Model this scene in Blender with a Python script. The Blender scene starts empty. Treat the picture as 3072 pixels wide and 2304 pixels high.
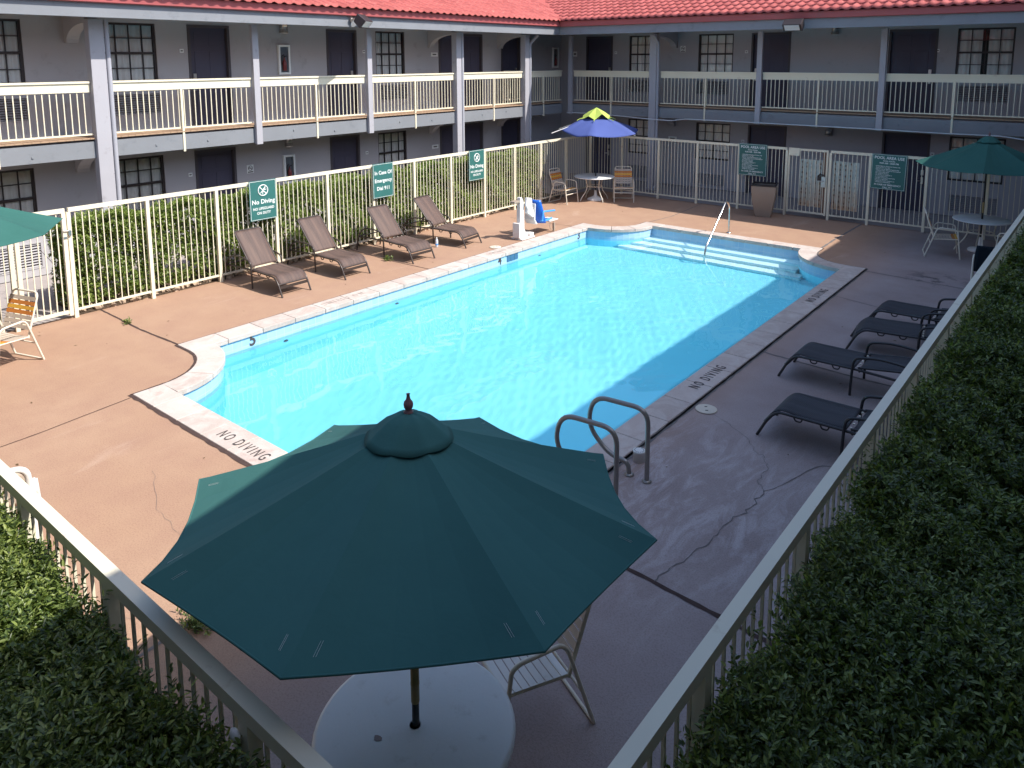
SUN, SKY, EXPO = 3.6, .140, .93
CAM = (-6.81152414e-01,1.43842955e-01,-2.16662567e-03,2.27617738e+03,1.54667222e+03,5.04844912e+02)
import bpy, bmesh, math, random
import numpy as np
from mathutils import Vector, Matrix, Quaternion
from mathutils.geometry import tessellate_polygon
random.seed(7); rng = np.random.default_rng(7)
scene = bpy.context.scene
col = scene.collection
R = math.radians
rnd = random.uniform

# ------------------------------------------------------------------ mesh helper
class MB:
    def __init__(s): s.v = []; s.f = []; s.m = []; s.s = []
    def add(s, vs, fs, mi=0, smooth=False, M=None):
        o = len(s.v)
        s.v += [tuple(M @ Vector(p)) if M is not None else tuple(p) for p in vs]
        for q in fs:
            s.f.append(tuple(i + o for i in q)); s.m.append(mi); s.s.append(smooth)
        return s
    def box(s, a, b, mi=0, M=None):
        x0, x1 = sorted((a[0], b[0])); y0, y1 = sorted((a[1], b[1])); z0, z1 = sorted((a[2], b[2]))
        v = [(x0,y0,z0),(x1,y0,z0),(x1,y1,z0),(x0,y1,z0),(x0,y0,z1),(x1,y0,z1),(x1,y1,z1),(x0,y1,z1)]
        return s.add(v, [(0,3,2,1),(4,5,6,7),(0,1,5,4),(1,2,6,5),(2,3,7,6),(3,0,4,7)], mi, False, M)
    def bar(s, p, q, w, h, mi=0, up=(0,0,1)):
        p = Vector(p); q = Vector(q); d = (q-p); L = d.length; d.normalize()
        up = Vector(up)
        if abs(d.dot(up)) > .98: up = Vector((1,0,0))
        x = d.cross(up).normalized(); z = x.cross(d)
        M = Matrix((( x.x,d.x,z.x,p.x),(x.y,d.y,z.y,p.y),(x.z,d.z,z.z,p.z),(0,0,0,1)))
        return s.box((-w/2,0,-h/2),(w/2,L,h/2), mi, M)
    def tube(s, pts, r, n=8, mi=0, closed=False, M=None):
        pts = [Vector(p) for p in pts]; N = len(pts)
        rs = r if isinstance(r, (list,tuple)) else [r]*N
        vs = []; fs = []; prev = None
        for i, p in enumerate(pts):
            if closed: t = pts[(i+1)%N]-pts[i-1]
            else: t = pts[min(i+1,N-1)]-pts[max(i-1,0)]
            t.normalize()
            if prev is None:
                a = Vector((0,0,1)) if abs(t.z) < .9 else Vector((1,0,0))
                x = t.cross(a).normalized()
            else: x = (prev - t*prev.dot(t)).normalized()
            prev = x; y = t.cross(x)
            for k in range(n):
                a = 2*math.pi*k/n
                vs.append(p + (x*math.cos(a)+y*math.sin(a))*rs[i])
        M2 = N if closed else N-1
        for i in range(M2):
            for k in range(n):
                j = (i+1)%N
                fs.append((i*n+k, i*n+(k+1)%n, j*n+(k+1)%n, j*n+k))
        s.add(vs, fs, mi, True, M)
        if not closed:
            s.add(vs[:n], [tuple(range(n))[::-1]], mi, False, M); s.add(vs[-n:], [tuple(range(n))], mi, False, M)
        return s
    def lathe(s, prof, n=24, c=(0,0,0), mi=0, smooth=True, M=None):
        vs = []; fs = []
        for r, z in prof:
            for k in range(n):
                a = 2*math.pi*k/n; vs.append((c[0]+r*math.cos(a), c[1]+r*math.sin(a), c[2]+z))
        for i in range(len(prof)-1):
            for k in range(n):
                fs.append((i*n+k, i*n+(k+1)%n, (i+1)*n+(k+1)%n, (i+1)*n+k))
        s.add(vs, fs, mi, smooth, M)
        if prof[0][0] > 1e-4: s.add(vs[:n], [tuple(range(n))[::-1]], mi, False, M)
        if prof[-1][0] > 1e-4: s.add(vs[-n:], [tuple(range(n))], mi, False, M)
        return s
    def prism(s, poly, h0, h1, mi=0, f=None, M=None):
        n = len(poly)
        f = f or (lambda a,b,h: (a,b,h))
        vs = [f(a,b,h0) for a,b in poly]+[f(a,b,h1) for a,b in poly]
        tri = tessellate_polygon([[Vector((a,b,0)) for a,b in poly]])
        fs = [tuple(t) for t in tri]+[tuple(i+n for i in t)[::-1] for t in tri]
        fs += [(i,(i+1)%n,(i+1)%n+n,i+n) for i in range(n)]
        return s.add(vs, fs, mi, False, M)
    def text(s, body, size, M, mi=0, ext=.0015, align='CENTER', space=1.0, xs=1.0, bold=0):
        cu = bpy.data.curves.new('t','FONT'); cu.body = body; cu.size = size; cu.align_x = align; cu.align_y = 'CENTER'
        cu.extrude = ext; cu.offset = bold*size; cu.resolution_u = 3; cu.space_character = space
        ob = bpy.data.objects.new('t', cu); col.objects.link(ob)
        me = ob.to_mesh()
        vs = [(v.co.x*xs, v.co.y, v.co.z) for v in me.vertices]; fs = [tuple(p.vertices) for p in me.polygons]
        s.add(vs, fs, mi, False, M)
        ob.to_mesh_clear(); bpy.data.objects.remove(ob); bpy.data.curves.remove(cu)
        return s
    def build(s, name, mats, parent=None, bevel=0, recalc=True, solid=0):
        me = bpy.data.meshes.new(name); me.from_pydata(s.v, [], s.f); 
        me.polygons.foreach_set('material_index', s.m); me.polygons.foreach_set('use_smooth', s.s)
        for m in (mats if isinstance(mats,(list,tuple)) else [mats]): me.materials.append(m)
        if recalc:
            bm = bmesh.new(); bm.from_mesh(me); bmesh.ops.recalc_face_normals(bm, faces=bm.faces); bm.to_mesh(me); bm.free()
        me.update()
        o = bpy.data.objects.new(name, me); col.objects.link(o)
        if parent: o.parent = parent
        if solid:
            md = o.modifiers.new('solid','SOLIDIFY'); md.thickness = solid; md.offset = 0
        if bevel:
            md = o.modifiers.new('bevel','BEVEL'); md.width = bevel; md.segments = 2; md.limit_method = 'ANGLE'; md.angle_limit = R(50)
        return o

def fillet(pts, r, n=5):
    pts = [Vector(p) for p in pts]; out = [pts[0]]
    for i in range(1, len(pts)-1):
        a, b, c = pts[i-1], pts[i], pts[i+1]
        d0 = (a-b); d1 = (c-b)
        rr = min(r, d0.length*.48, d1.length*.48)
        p0 = b+d0.normalized()*rr; p1 = b+d1.normalized()*rr
        for k in range(n+1):
            t = k/n; out.append(p0*(1-t)**2 + b*2*t*(1-t) + p1*t*t)
    out.append(pts[-1]); return out

def thing(name, label, cat, loc=(0,0,0), rz=0, group=None):
    o = bpy.data.objects.new(name, None); col.objects.link(o)
    o.location = loc; o.rotation_euler = (0,0,rz); o.empty_display_size = .2
    return tag(o, label, cat, group)
def tag(o, label, cat, group=None):
    o['label'] = label; o['category'] = cat
    if group: o['group'] = group
    return o
def struct(o): o['kind'] = 'structure'; return o
def dup(root, loc, rz, label):
    r = root.copy(); col.objects.link(r); r.location = loc; r.rotation_euler = (0,0,rz); r['label'] = label
    for ch in list(root.children):
        c = ch.copy(); col.objects.link(c); c.parent = r
        for g in list(ch.children):
            d = g.copy(); col.objects.link(d); d.parent = c
    return r

# ------------------------------------------------------------------ materials
def srgb(r,g,b):
    f = lambda c: (c/255/12.92 if c/255 <= .04045 else ((c/255+.055)/1.055)**2.4)
    return (f(r),f(g),f(b))
class NT:
    def __init__(s, name):
        s.m = bpy.data.materials.new(name); s.m.use_nodes = True; s.t = s.m.node_tree; s.n = s.t.nodes
        s.b = s.n['Principled BSDF']; s.out = s.n['Material Output']
        s.tc = s.n.new('ShaderNodeTexCoord')
    def N(s, typ, **kw):
        x = s.n.new('ShaderNode'+typ)
        for k, v in kw.items():
            if k in x.inputs: x.inputs[k].default_value = v
            else: setattr(x, k, v)
        return x
    def L(s, a, b): s.t.links.new(a, b)
    def noise(s, scale, detail=4, vec=None, rough=.55, dist=0):
        x = s.N('TexNoise'); x.inputs['Scale'].default_value = scale; x.inputs['Detail'].default_value = detail
        x.inputs['Roughness'].default_value = rough; x.inputs['Distortion'].default_value = dist
        s.L(vec if vec is not None else s.tc.outputs['Object'], x.inputs['Vector']); return x.outputs['Fac']
    def ramp(s, fac, a, b, c0=(0,0,0), c1=(1,1,1)):
        x = s.N('ValToRGB'); e = x.color_ramp.elements
        e[0].position = a; e[1].position = b; e[0].color = (*c0,1); e[1].color = (*c1,1)
        s.L(fac, x.inputs['Fac']); return x.outputs['Color']
    def mix(s, fac, a, b, typ='MIX'):
        x = s.N('MixRGB'); x.blend_type = typ
        for i, q in ((0,fac),(1,a),(2,b)):
            if hasattr(q,'is_linked') or hasattr(q,'links'): s.L(q, x.inputs[i])
            elif i == 0: x.inputs[0].default_value = q
            else: x.inputs[i].default_value = (*q,1)
        return x.outputs[0]
    def bump(s, h, strength=.3, dist=.01):
        x = s.N('Bump'); x.inputs['Strength'].default_value = strength; x.inputs['Distance'].default_value = dist
        s.L(h, x.inputs['Height']); s.L(x.outputs[0], s.b.inputs['Normal']); return x.outputs[0]
    def base(s, c): s.L(c, s.b.inputs['Base Color'])

def mat(name, c, rough=.6, spec=.3, metal=0, var=.12, ns=3., bump=.15, bs=60, dirt=0, dirtc=None, grain=0):
    k = NT(name)
    b = k.b; b.inputs['Roughness'].default_value = rough; b.inputs['Specular IOR Level'].default_value = spec; b.inputs['Metallic'].default_value = metal
    lo = tuple(x*(1-var) for x in c); hi = tuple(min(1,x*(1+var)) for x in c)
    o = k.mix(k.noise(ns,5), lo, hi)
    if grain: o = k.mix(k.ramp(k.noise(grain,2),.3,.7), k.mix(1,o,(.86,.86,.86),'MULTIPLY'), o)
    if dirt: o = k.mix(k.ramp(k.noise(ns*2.3,7,None,.65),.62-dirt*.2,.75), o, dirtc or tuple(x*.55 for x in c))
    k.base(o)
    if bump: k.bump(k.noise(bs,3), bump, .004)
    return k.m

M = {}
M['wall'] = mat('wall_paint', (.42,.405,.42), .75, .2, var=.06, ns=1.1, bump=.35, bs=45, dirt=.12, dirtc=(.34,.325,.33))
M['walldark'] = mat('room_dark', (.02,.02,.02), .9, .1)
M['column'] = mat('column_paint', (.40,.39,.42), .6, .3, var=.07, ns=2, bump=.2, bs=30, dirt=.1, dirtc=(.30,.28,.30))
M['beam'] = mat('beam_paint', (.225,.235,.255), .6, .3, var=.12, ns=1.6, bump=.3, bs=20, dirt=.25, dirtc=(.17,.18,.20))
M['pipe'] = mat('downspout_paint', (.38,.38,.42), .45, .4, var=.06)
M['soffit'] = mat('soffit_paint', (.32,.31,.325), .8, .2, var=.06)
M['cream'] = mat('cream_enamel', (.77,.71,.55), .42, .4, var=.05, ns=2.5, bump=.06, bs=120, dirt=.12, dirtc=(.60,.50,.36))
M['rail'] = mat('rail_enamel', (.78,.71,.54), .45, .4, var=.05, ns=2.0, bump=.06, bs=100, dirt=.08, dirtc=(.62,.53,.40))
M['plank'] = mat('deck_plank', (.40,.27,.18), .75, .2, var=.2, ns=6)
M['frame'] = mat('bronze_frame', (.035,.026,.026), .45, .4, var=.1)
M['door'] = mat('door_paint', (.075,.070,.105), .5, .3, var=.12, ns=2)
M['doorframe'] = mat('door_frame_paint', (.085,.075,.085), .55, .3)
M['steel'] = mat('brushed_steel', (.55,.53,.50), .3, .5, metal=.9, var=.1)
M['rustfascia'] = mat('gutter_red', (.40,.10,.10), .5, .4, var=.14, ns=1.2, dirt=.2, dirtc=(.30,.10,.10))
M['white'] = mat('white_plastic', (.74,.73,.70), .45, .4, var=.05, dirt=.1, dirtc=(.55,.52,.47))
M['offwhite'] = mat('chair_enamel', (.72,.66,.55), .4, .45, var=.06)
M['stripbeige'] = mat('beige_strap', (.55,.46,.38), .5, .4, var=.08)
M['striporange'] = mat('orange_strap', (.62,.22,.045), .5, .4, var=.08)
M['stripyellow'] = mat('yellow_strap', (.78,.42,.06), .5, .4, var=.08)
M['bluefab'] = mat('blue_canvas', (.075,.105,.30), .8, .15, var=.12, ns=2, bump=.3, bs=200)
M['limefab'] = mat('lime_canvas', (.44,.55,.12), .8, .15, var=.08, bump=.3, bs=200)
M['blueplastic'] = mat('blue_plastic', (.02,.13,.55), .35, .5, var=.06)
M['bluelight'] = mat('light_blue_plastic', (.08,.33,.80), .35, .5, var=.06)
M['black'] = mat('black_plastic', (.015,.015,.017), .5, .4)
M['darkpole'] = mat('dark_bronze_pole', (.02,.018,.017), .4, .5)
M['bamboo'] = mat('tan_pole_sleeve', (.35,.27,.12), .5, .3, var=.2, ns=8)
M['finial'] = mat('wood_finial', (.22,.12,.12), .5, .3, var=.2, ns=20)
M['bronzetube'] = mat('bronze_tube', (.06,.048,.044), .35, .5, var=.1, metal=.3)
M['chartube'] = mat('charcoal_tube', (.028,.028,.032), .4, .5, var=.1)
M['mast'] = mat('lift_white', (.72,.68,.66), .35, .5, var=.04, dirt=.12, dirtc=(.55,.48,.42))
M['planter'] = mat('planter_stone', (.34,.27,.215), .6, .3, var=.1, ns=3, bump=.2, bs=90)
M['tabletop'] = mat('table_fibreglass', (.80,.80,.79), .38, .4, var=.06, ns=4, dirt=.15, dirtc=(.66,.65,.62))
M['sign'] = mat('sign_green', (.035,.14,.128), .45, .4, var=.12, ns=3)
M['signtxt'] = mat('sign_white', (.80,.82,.80), .5, .3, var=.03, bump=0)
M['letter'] = mat('letter_black', (.075,.065,.065), .7, .2, var=.3, ns=30, bump=0)
M['letterfade'] = mat('letter_faded', (.50,.42,.37), .7, .2, var=.3, ns=30, bump=0)
M['joint'] = mat('joint_dark', (.075,.05,.045), .9, .1, var=.4, ns=14, bump=.5, bs=60)
M['jointgrey'] = mat('joint_grey', (.165,.15,.145), .9, .1, var=.35, ns=14, bump=.5, bs=60)
M['red'] = mat('extinguisher_red', (.22,.04,.04), .35, .5)
M['lidcream'] = mat('drain_lid', (.62,.56,.46), .6, .3, var=.06, dirt=.15)
M['cable'] = mat('cable_grey', (.55,.57,.6), .5, .4)
M['walk'] = mat('walk_concrete', (.36,.32,.31), .85, .2, var=.14, ns=1.6, bump=.3, bs=50, dirt=.2)
M['soil'] = mat('soil', (.10,.07,.05), .95, .1, var=.3, ns=6, bump=.8, bs=30)
M['rock'] = mat('bed_rock', (.46,.34,.25), .85, .2, var=.3, ns=7, bump=.6, bs=30)
M['twig'] = mat('twig_bark', (.075,.055,.04), .9, .1, var=.3, ns=20)
M['rail_metal'] = mat('stainless_tube', (.62,.61,.58), .22, .5, metal=1, var=.08)
M['ladder'] = mat('ladder_tube', (.30,.28,.26), .35, .5, metal=.55, var=.12)

# green canopy
def fabric(name, c, c2):
    k = NT(name); k.b.inputs['Roughness'].default_value = .85; k.b.inputs['Specular IOR Level'].default_value = .15
    k.base(k.mix(k.ramp(k.noise(1.3,4),.35,.7), c, c2))
    w = k.N('TexWave'); w.inputs['Scale'].default_value = 160; k.L(k.tc.outputs['Object'], w.inputs['Vector'])
    k.bump(k.noise(5.5,4,None,.55,.6), .35, .012); return k.m
M['green'] = fabric('green_canvas', (.034,.115,.098), (.040,.130,.112))
M['greenbright'] = fabric('brightened_green_canvas', (.046,.140,.130), (.055,.162,.148))  # same canvas as green, the front umbrella's extra brightness put into the colour
M['navy'] = fabric('navy_sling', (.012,.02,.03), (.016,.025,.038))

# woven sling for loungers
def weave(name, c1, c2, c3):
    k = NT(name); k.b.inputs['Roughness'].default_value = .6; k.b.inputs['Specular IOR Level'].default_value = .3
    sep = k.N('SeparateXYZ'); k.L(k.tc.outputs['UV'], sep.inputs[0])
    def saw(o, s):
        a = k.N('Math', operation='MULTIPLY'); a.inputs[1].default_value = s; k.L(o, a.inputs[0])
        b = k.N('Math', operation='PINGPONG'); b.inputs[1].default_value = .5; k.L(a.outputs[0], b.inputs[0]); return b.outputs[0]
    fx = saw(sep.outputs[0], 52); fy = saw(sep.outputs[1], 34)
    a = k.mix(k.ramp(fx,.08,.2), c3, c1); a = k.mix(k.ramp(fy,.04,.14), k.mix(1,a,(.55,.55,.55),'MULTIPLY'), a)
    # broad bands of slightly different strand colour
    band = k.N('TexNoise'); band.inputs['Scale'].default_value = 1
    mp = k.N('Mapping'); mp.inputs['Scale'].default_value = (.6,9,1); k.L(k.tc.outputs['UV'], mp.inputs[0]); k.L(mp.outputs[0], band.inputs['Vector'])
    band.inputs['Detail'].default_value = 6
    a = k.mix(k.ramp(band.outputs['Fac'],.42,.6), a, k.mix(.55,a,c2))
    k.base(a); k.bump(fx, .5, .004); return k.m
M['wicker'] = weave('brown_wicker', (.115,.078,.068), (.175,.112,.088), (.045,.030,.028))
M['charmesh'] = weave('charcoal_mesh', (.036,.036,.044), (.052,.052,.062), (.016,.016,.02))

# deck concrete
def deck_mat():
    k = NT('deck_concrete'); k.b.inputs['Roughness'].default_value = .82; k.b.inputs['Specular IOR Level'].default_value = .22
    P = k.tc.outputs['Object']
    c = k.mix(k.ramp(k.noise(.55,6,None,.6),.32,.68), (.378,.235,.158), (.408,.264,.182))
    c = k.mix(k.ramp(k.noise(2.1,7,None,.65),.40,.74), c, (.35,.212,.15))
    st = k.N('Mapping'); st.inputs['Scale'].default_value = (1.7,.55,1); st.inputs['Rotation'].default_value = (0,0,.5); k.L(P, st.inputs[0])
    pale = k.ramp(k.noise(1.1,8,st.outputs[0],.7,.6),.60,.76)
    c = k.mix(k.mix(1,pale,(.55,.55,.55),'MULTIPLY'), c, (.52,.38,.30))
    # grey strip on the ladder side of the pool, with a worn patch by the ladder
    sep = k.N('SeparateXYZ'); k.L(P, sep.inputs[0])
    mr = k.N('MapRange'); mr.inputs['From Min'].default_value = -4.6; mr.inputs['From Max'].default_value = -3.4; k.L(sep.outputs[0], mr.inputs[0])
    grey = k.mix(k.ramp(k.noise(.9,6,None,.62),.3,.7), (.30,.235,.225), (.40,.335,.325))
    c = k.mix(mr.outputs[0], c, grey)
    d = k.N('VectorMath', operation='DISTANCE'); d.inputs[1].default_value = (-3.0,6.3,0); k.L(P, d.inputs[0])
    near = k.N('MapRange'); near.inputs['From Min'].default_value = 2.3; near.inputs['From Max'].default_value = .6; k.L(d.outputs['Value'], near.inputs[0])
    worn = k.ramp(k.noise(2.6,9,st.outputs[0],.72,1.2),.47,.62)
    ww = k.N('Math', operation='MULTIPLY'); k.L(near.outputs[0], ww.inputs[0]); k.L(worn, ww.inputs[1])
    c = k.mix(ww.outputs[0], c, (.47,.41,.41))
    # dark oily smears near the far table
    d2 = k.N('VectorMath', operation='DISTANCE'); d2.inputs[1].default_value = (-2.6,15.9,0); k.L(P, d2.inputs[0])
    n2 = k.N('MapRange'); n2.inputs['From Min'].default_value = .75; n2.inputs['From Max'].default_value = .2; k.L(d2.outputs['Value'], n2.inputs[0])
    w2 = k.N('Math', operation='MULTIPLY'); k.L(n2.outputs[0], w2.inputs[0]); k.L(k.ramp(k.noise(3.2,6,None,.7),.5,.6), w2.inputs[1])
    c = k.mix(w2.outputs[0], c, (.13,.11,.11))
    # fine speckle
    c = k.mix(k.ramp(k.noise(70,3),.32,.55), k.mix(1,c,(.80,.79,.78),'MULTIPLY'), c)
    c = k.mix(k.ramp(k.noise(14,6,None,.75),.60,.72), c, k.mix(1,c,(.86,.84,.83),'MULTIPLY'))
    k.base(c)
    h = k.N('Math', operation='ADD'); k.L(k.noise(130,2), h.inputs[0]); k.L(k.noise(6,5), h.inputs[1])
    k.bump(h.outputs[0], .35, .006); return k.m
M['deck'] = deck_mat()

def coping_mat():
    k = NT('coping_stone'); k.b.inputs['Roughness'].default_value = .7; k.b.inputs['Specular IOR Level'].default_value = .25
    g = k.N('NewGeometry')
    r = k.ramp(g.outputs['Random Per Island'],0,1,(.44,.365,.325),(.53,.45,.405))
    c = k.mix(k.ramp(k.noise(3.2,8,None,.7,1.0),.42,.68), r, (.58,.52,.475))
    c = k.mix(k.ramp(k.noise(1.4,6,None,.7,2.0),.56,.66), c, (.46,.36,.32))
    c = k.mix(k.ramp(k.noise(80,2),.3,.5), k.mix(1,c,(.88,.88,.88),'MULTIPLY'), c)
    k.base(c); k.bump(k.noise(90,3), .3, .004); return k.m
M['coping'] = coping_mat()

def tile_mat():
    k = NT('pool_tile'); k.b.inputs['Roughness'].default_value = .18; k.b.inputs['Specular IOR Level'].default_value = .5
    br = k.N('TexBrick'); br.offset = 0; br.inputs['Scale'].default_value = 1
    br.inputs['Brick Width'].default_value = .152; br.inputs['Row Height'].default_value = .152; br.inputs['Mortar Size'].default_value = .004
    br.inputs['Color1'].default_value = (.28,.47,.68,1); br.inputs['Color2'].default_value = (.36,.56,.74,1); br.inputs['Mortar'].default_value = (.52,.66,.74,1)
    k.L(k.tc.outputs['UV'], br.inputs['Vector'])
    c = k.mix(k.ramp(k.noise(5,5),.35,.7), br.outputs['Color'], (.38,.55,.70))
    k.base(c); return k.m
M['tile'] = tile_mat()
M['plaster'] = mat('pool_plaster', (.27,.70,.83), .7, .2, var=.05, ns=.8, bump=.1, bs=40)
M['stepwhite'] = mat('step_plaster', (.78,.90,.92), .7, .2, var=.05, ns=1.2, bump=.1, bs=40)

def water_mat():
    k = NT('pool_water'); b = k.b
    b.inputs['Base Color'].default_value = (.82,.97,1,1); b.inputs['Roughness'].default_value = 0; b.inputs['IOR'].default_value = 1.333
    b.inputs['Transmission Weight'].default_value = 1
    return k.m
M['water'] = water_mat()

def glass_mat():
    k = NT('window_glass'); k.n.remove(k.b)
    tr = k.N('BsdfTransparent'); tr.inputs[0].default_value = (.96,.96,.96,1)
    gl = k.N('BsdfGlossy'); gl.inputs['Roughness'].default_value = .03
    fr = k.N('Fresnel'); fr.inputs['IOR'].default_value = 1.5
    mx = k.N('MixShader')
    bp = k.N('Bump'); bp.inputs['Strength'].default_value = .3; bp.inputs['Distance'].default_value = .02; k.L(k.noise(1.5,2), bp.inputs['Height']); k.L(bp.outputs[0], gl.inputs['Normal'])
    k.L(fr.outputs[0], mx.inputs[0]); k.L(tr.outputs[0], mx.inputs[1]); k.L(gl.outputs[0], mx.inputs[2]); k.L(mx.outputs[0], k.out.inputs['Surface'])
    return k.m
M['glass'] = glass_mat()
M['curtain'] = mat('curtain_cloth', (.84,.80,.75), .9, .1, var=.12, ns=1.5, bump=.2, bs=80)

def roof_mat():
    k = NT('roof_tile'); k.b.inputs['Roughness'].default_value = .75; k.b.inputs['Specular IOR Level'].default_value = .25
    g = k.N('NewGeometry')
    r = k.ramp(g.outputs['Random Per Island'],0,1,(.27,.060,.055),(.40,.105,.094))
    c = k.mix(k.ramp(k.noise(.7,6,None,.65),.4,.7), r, (.38,.095,.084))
    c = k.mix(k.ramp(k.noise(9,6,None,.7),.58,.72), c, (.54,.19,.155))
    k.base(c); k.bump(k.noise(50,3), .3, .006); return k.m
M['roof'] = roof_mat()

def leaf_mat(name, c1, c2, c3):
    k = NT(name); k.b.inputs['Roughness'].default_value = .36; k.b.inputs['Specular IOR Level'].default_value = .5
    g = k.N('NewGeometry')
    x = k.N('ValToRGB'); e = x.color_ramp.elements; e[0].position = 0; e[1].position = 1; e[0].color = (*c1,1); e[1].color = (*c3,1)
    m = e.new(.55); m.color = (*c2,1)
    k.L(g.outputs['Random Per Island'], x.inputs[0])
    c = k.mix(k.ramp(k.noise(1.6,4),.35,.7), x.outputs[0], k.mix(1,x.outputs[0],(.72,.80,.70),'MULTIPLY'))
    k.base(c)
    tl = k.N('BsdfTranslucent'); k.L(k.mix(1,c,(1.15,1.25,.5),'MULTIPLY'), tl.inputs[0])
    mx = k.N('MixShader'); mx.inputs[0].default_value = .36
    k.L(k.b.outputs[0], mx.inputs[1]); k.L(tl.outputs[0], mx.inputs[2]); k.L(mx.outputs[0], k.out.inputs['Surface'])
    return k.m
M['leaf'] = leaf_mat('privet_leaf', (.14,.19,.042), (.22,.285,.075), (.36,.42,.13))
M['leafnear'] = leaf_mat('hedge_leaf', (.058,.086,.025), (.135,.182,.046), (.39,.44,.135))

def rustmesh_mat():
    k = NT('rusty_panel'); k.b.inputs['Roughness'].default_value = .7
    sep = k.N('SeparateXYZ'); k.L(k.tc.outputs['Object'], sep.inputs[0])
    c = k.mix(k.ramp(k.noise(7,6,None,.7),.42,.62), (.42,.50,.46), (.54,.58,.52))
    mr = k.N('MapRange'); mr.inputs['From Min'].default_value = 1.05; mr.inputs['From Max'].default_value = .35; k.L(sep.outputs[2], mr.inputs[0])
    t = k.N('Math', operation='MULTIPLY'); k.L(mr.outputs[0], t.inputs[0]); k.L(k.ramp(k.noise(4,5),.2,.55), t.inputs[1])
    c = k.mix(t.outputs[0], c, (.50,.34,.22))
    c = k.mix(k.ramp(k.noise(24,5,None,.75),.62,.70), c, (.10,.05,.03))
    k.base(c); k.bump(k.noise(60,3), .4, .004); return k.m
M['rustmesh'] = rustmesh_mat()
M['rustbrown'] = mat('rusty_brown_steel', (.17,.105,.075), .75, .3, var=.25, ns=8, bump=.3, bs=60)
# ------------------------------------------------------------------ site: ground, deck, pool
PX0, PX1, PY0, PY1 = -10.32, -4.21, 4.36, 16.76     # inside faces of the pool
CW, RI = .355, 1.18                                  # coping width, corner radius
RO = RI-.345
OX0, OX1, OY0, OY1 = PX0-CW, PX1+CW, PY0-CW, PY1+.30
def arc(cx, cy, r, a0, a1, n=12):
    return [(cx+r*math.cos(R(a0+(a1-a0)*i/n)), cy+r*math.sin(R(a0+(a1-a0)*i/n))) for i in range(n+1)]
def inner_outline(e=0):
    r = RI-e
    return (arc(PX0-e,PY0-e,r+e,90,0)[::1] and
            arc(PX0,PY0,RI-e,0,90) [::-1][::-1] and
            (arc(PX0,PY0,RI-e,90,0) + arc(PX1,PY0,RI-e,180,90) + arc(PX1,PY1,RI-e,270,180) + arc(PX0,PY1,RI-e,0,-90)))
INNER = inner_outline()
def outer_outline(g=0):
    r = RO-g
    o = []
    o += [(OX0-g, PY0+r)] + arc(PX0,PY0,r,90,0) + [(PX0+r, OY0-g)]
    o += [(PX1-r, OY0-g)] + arc(PX1,PY0,r,180,90) + [(OX1+g, PY0+r)]
    o += [(OX1+g, PY1-r)] + arc(PX1,PY1,r,270,180) + [(PX1-r, OY1+g)]
    o += [(PX0+r, OY1+g)] + arc(PX0,PY1,r,0,-90) + [(OX0-g, PY1-r)]
    return o
OUT = outer_outline()
def sheet_with_hole(mb, outer, hole, z, mi=0):
    loops = [[Vector((x,y,0)) for x,y in outer], [Vector((x,y,0)) for x,y in hole]]
    tri = tessellate_polygon(loops); pts = [p for l in loops for p in l]
    mb.add([(p.x,p.y,z) for p in pts], [tuple(t) for t in tri], mi)
b = MB(); sheet_with_hole(b, [(-60,-40),(40,-40),(40,70),(-60,70)], OUT, -.016)
g_ = struct(b.build('ground', M['walk'], recalc=False))
b = MB(); sheet_with_hole(b, [(-13.30,1.24),(-1.04,1.24),(-1.04,20.33),(-13.30,20.33)], outer_outline(.004), 0)
deck = struct(b.build('pool_deck', M['deck'], recalc=False))
for o in (g_, deck):
    bm = bmesh.new(); bm.from_mesh(o.data)
    for f in bm.faces:
        if f.normal.z < 0: f.normal_flip()
    bm.to_mesh(o.data); bm.free()

# joints and cracks in the concrete: thin ragged strips a few mm proud of the sheet
def ragged(mb, pts, w, mi=0, z=.004, step=.09, jit=.35):
    P = []
    for (x0,y0),(x1,y1) in zip(pts[:-1], pts[1:]):
        n = max(2,int(math.hypot(x1-x0,y1-y0)/step))
        P += [(x0+(x1-x0)*i/n, y0+(y1-y0)*i/n) for i in range(n)]
    P.append(pts[-1]); L = []; Rr = []
    for i,(x,y) in enumerate(P):
        a = P[max(i-1,0)]; c = P[min(i+1,len(P)-1)]
        dx, dy = c[0]-a[0], c[1]-a[1]; l = math.hypot(dx,dy) or 1
        nx, ny = -dy/l, dx/l
        L.append((x+nx*w*.5*rnd(1-jit,1+jit), y+ny*w*.5*rnd(1-jit,1+jit), z)); Rr.append((x-nx*w*.5*rnd(1-jit,1+jit), y-ny*w*.5*rnd(1-jit,1+jit), z))
    n = len(P)
    mb.add(L+Rr, [(i,i+n,i+n+1,i+1) for i in range(n-1)], mi)
def wobble(pts, a, sub=4):
    P = [pts[0]]
    for p,q in zip(pts[:-1],pts[1:]):
        for i in range(1,sub+1):
            t = i/sub; P.append((p[0]+(q[0]-p[0])*t+rnd(-a,a)*(i<sub), p[1]+(q[1]-p[1])*t+rnd(-a,a)*(i<sub)))
    return P
b = MB()
ol = outer_outline(.022)
segs = {'near': ol[13:16], }
ring = ol+[ol[0]]
ragged(b, ring[:15], .035, 0); ragged(b, ring[14:16], .055, 0); ragged(b, ring[15:29], .03, 1)
ragged(b, [(OX1+.034,PY0+RO),(OX1+.034,PY1-RO)], .05, 1); ragged(b, ring[29:44], .03, 1); ragged(b, ring[43:], .022, 0)
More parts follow.
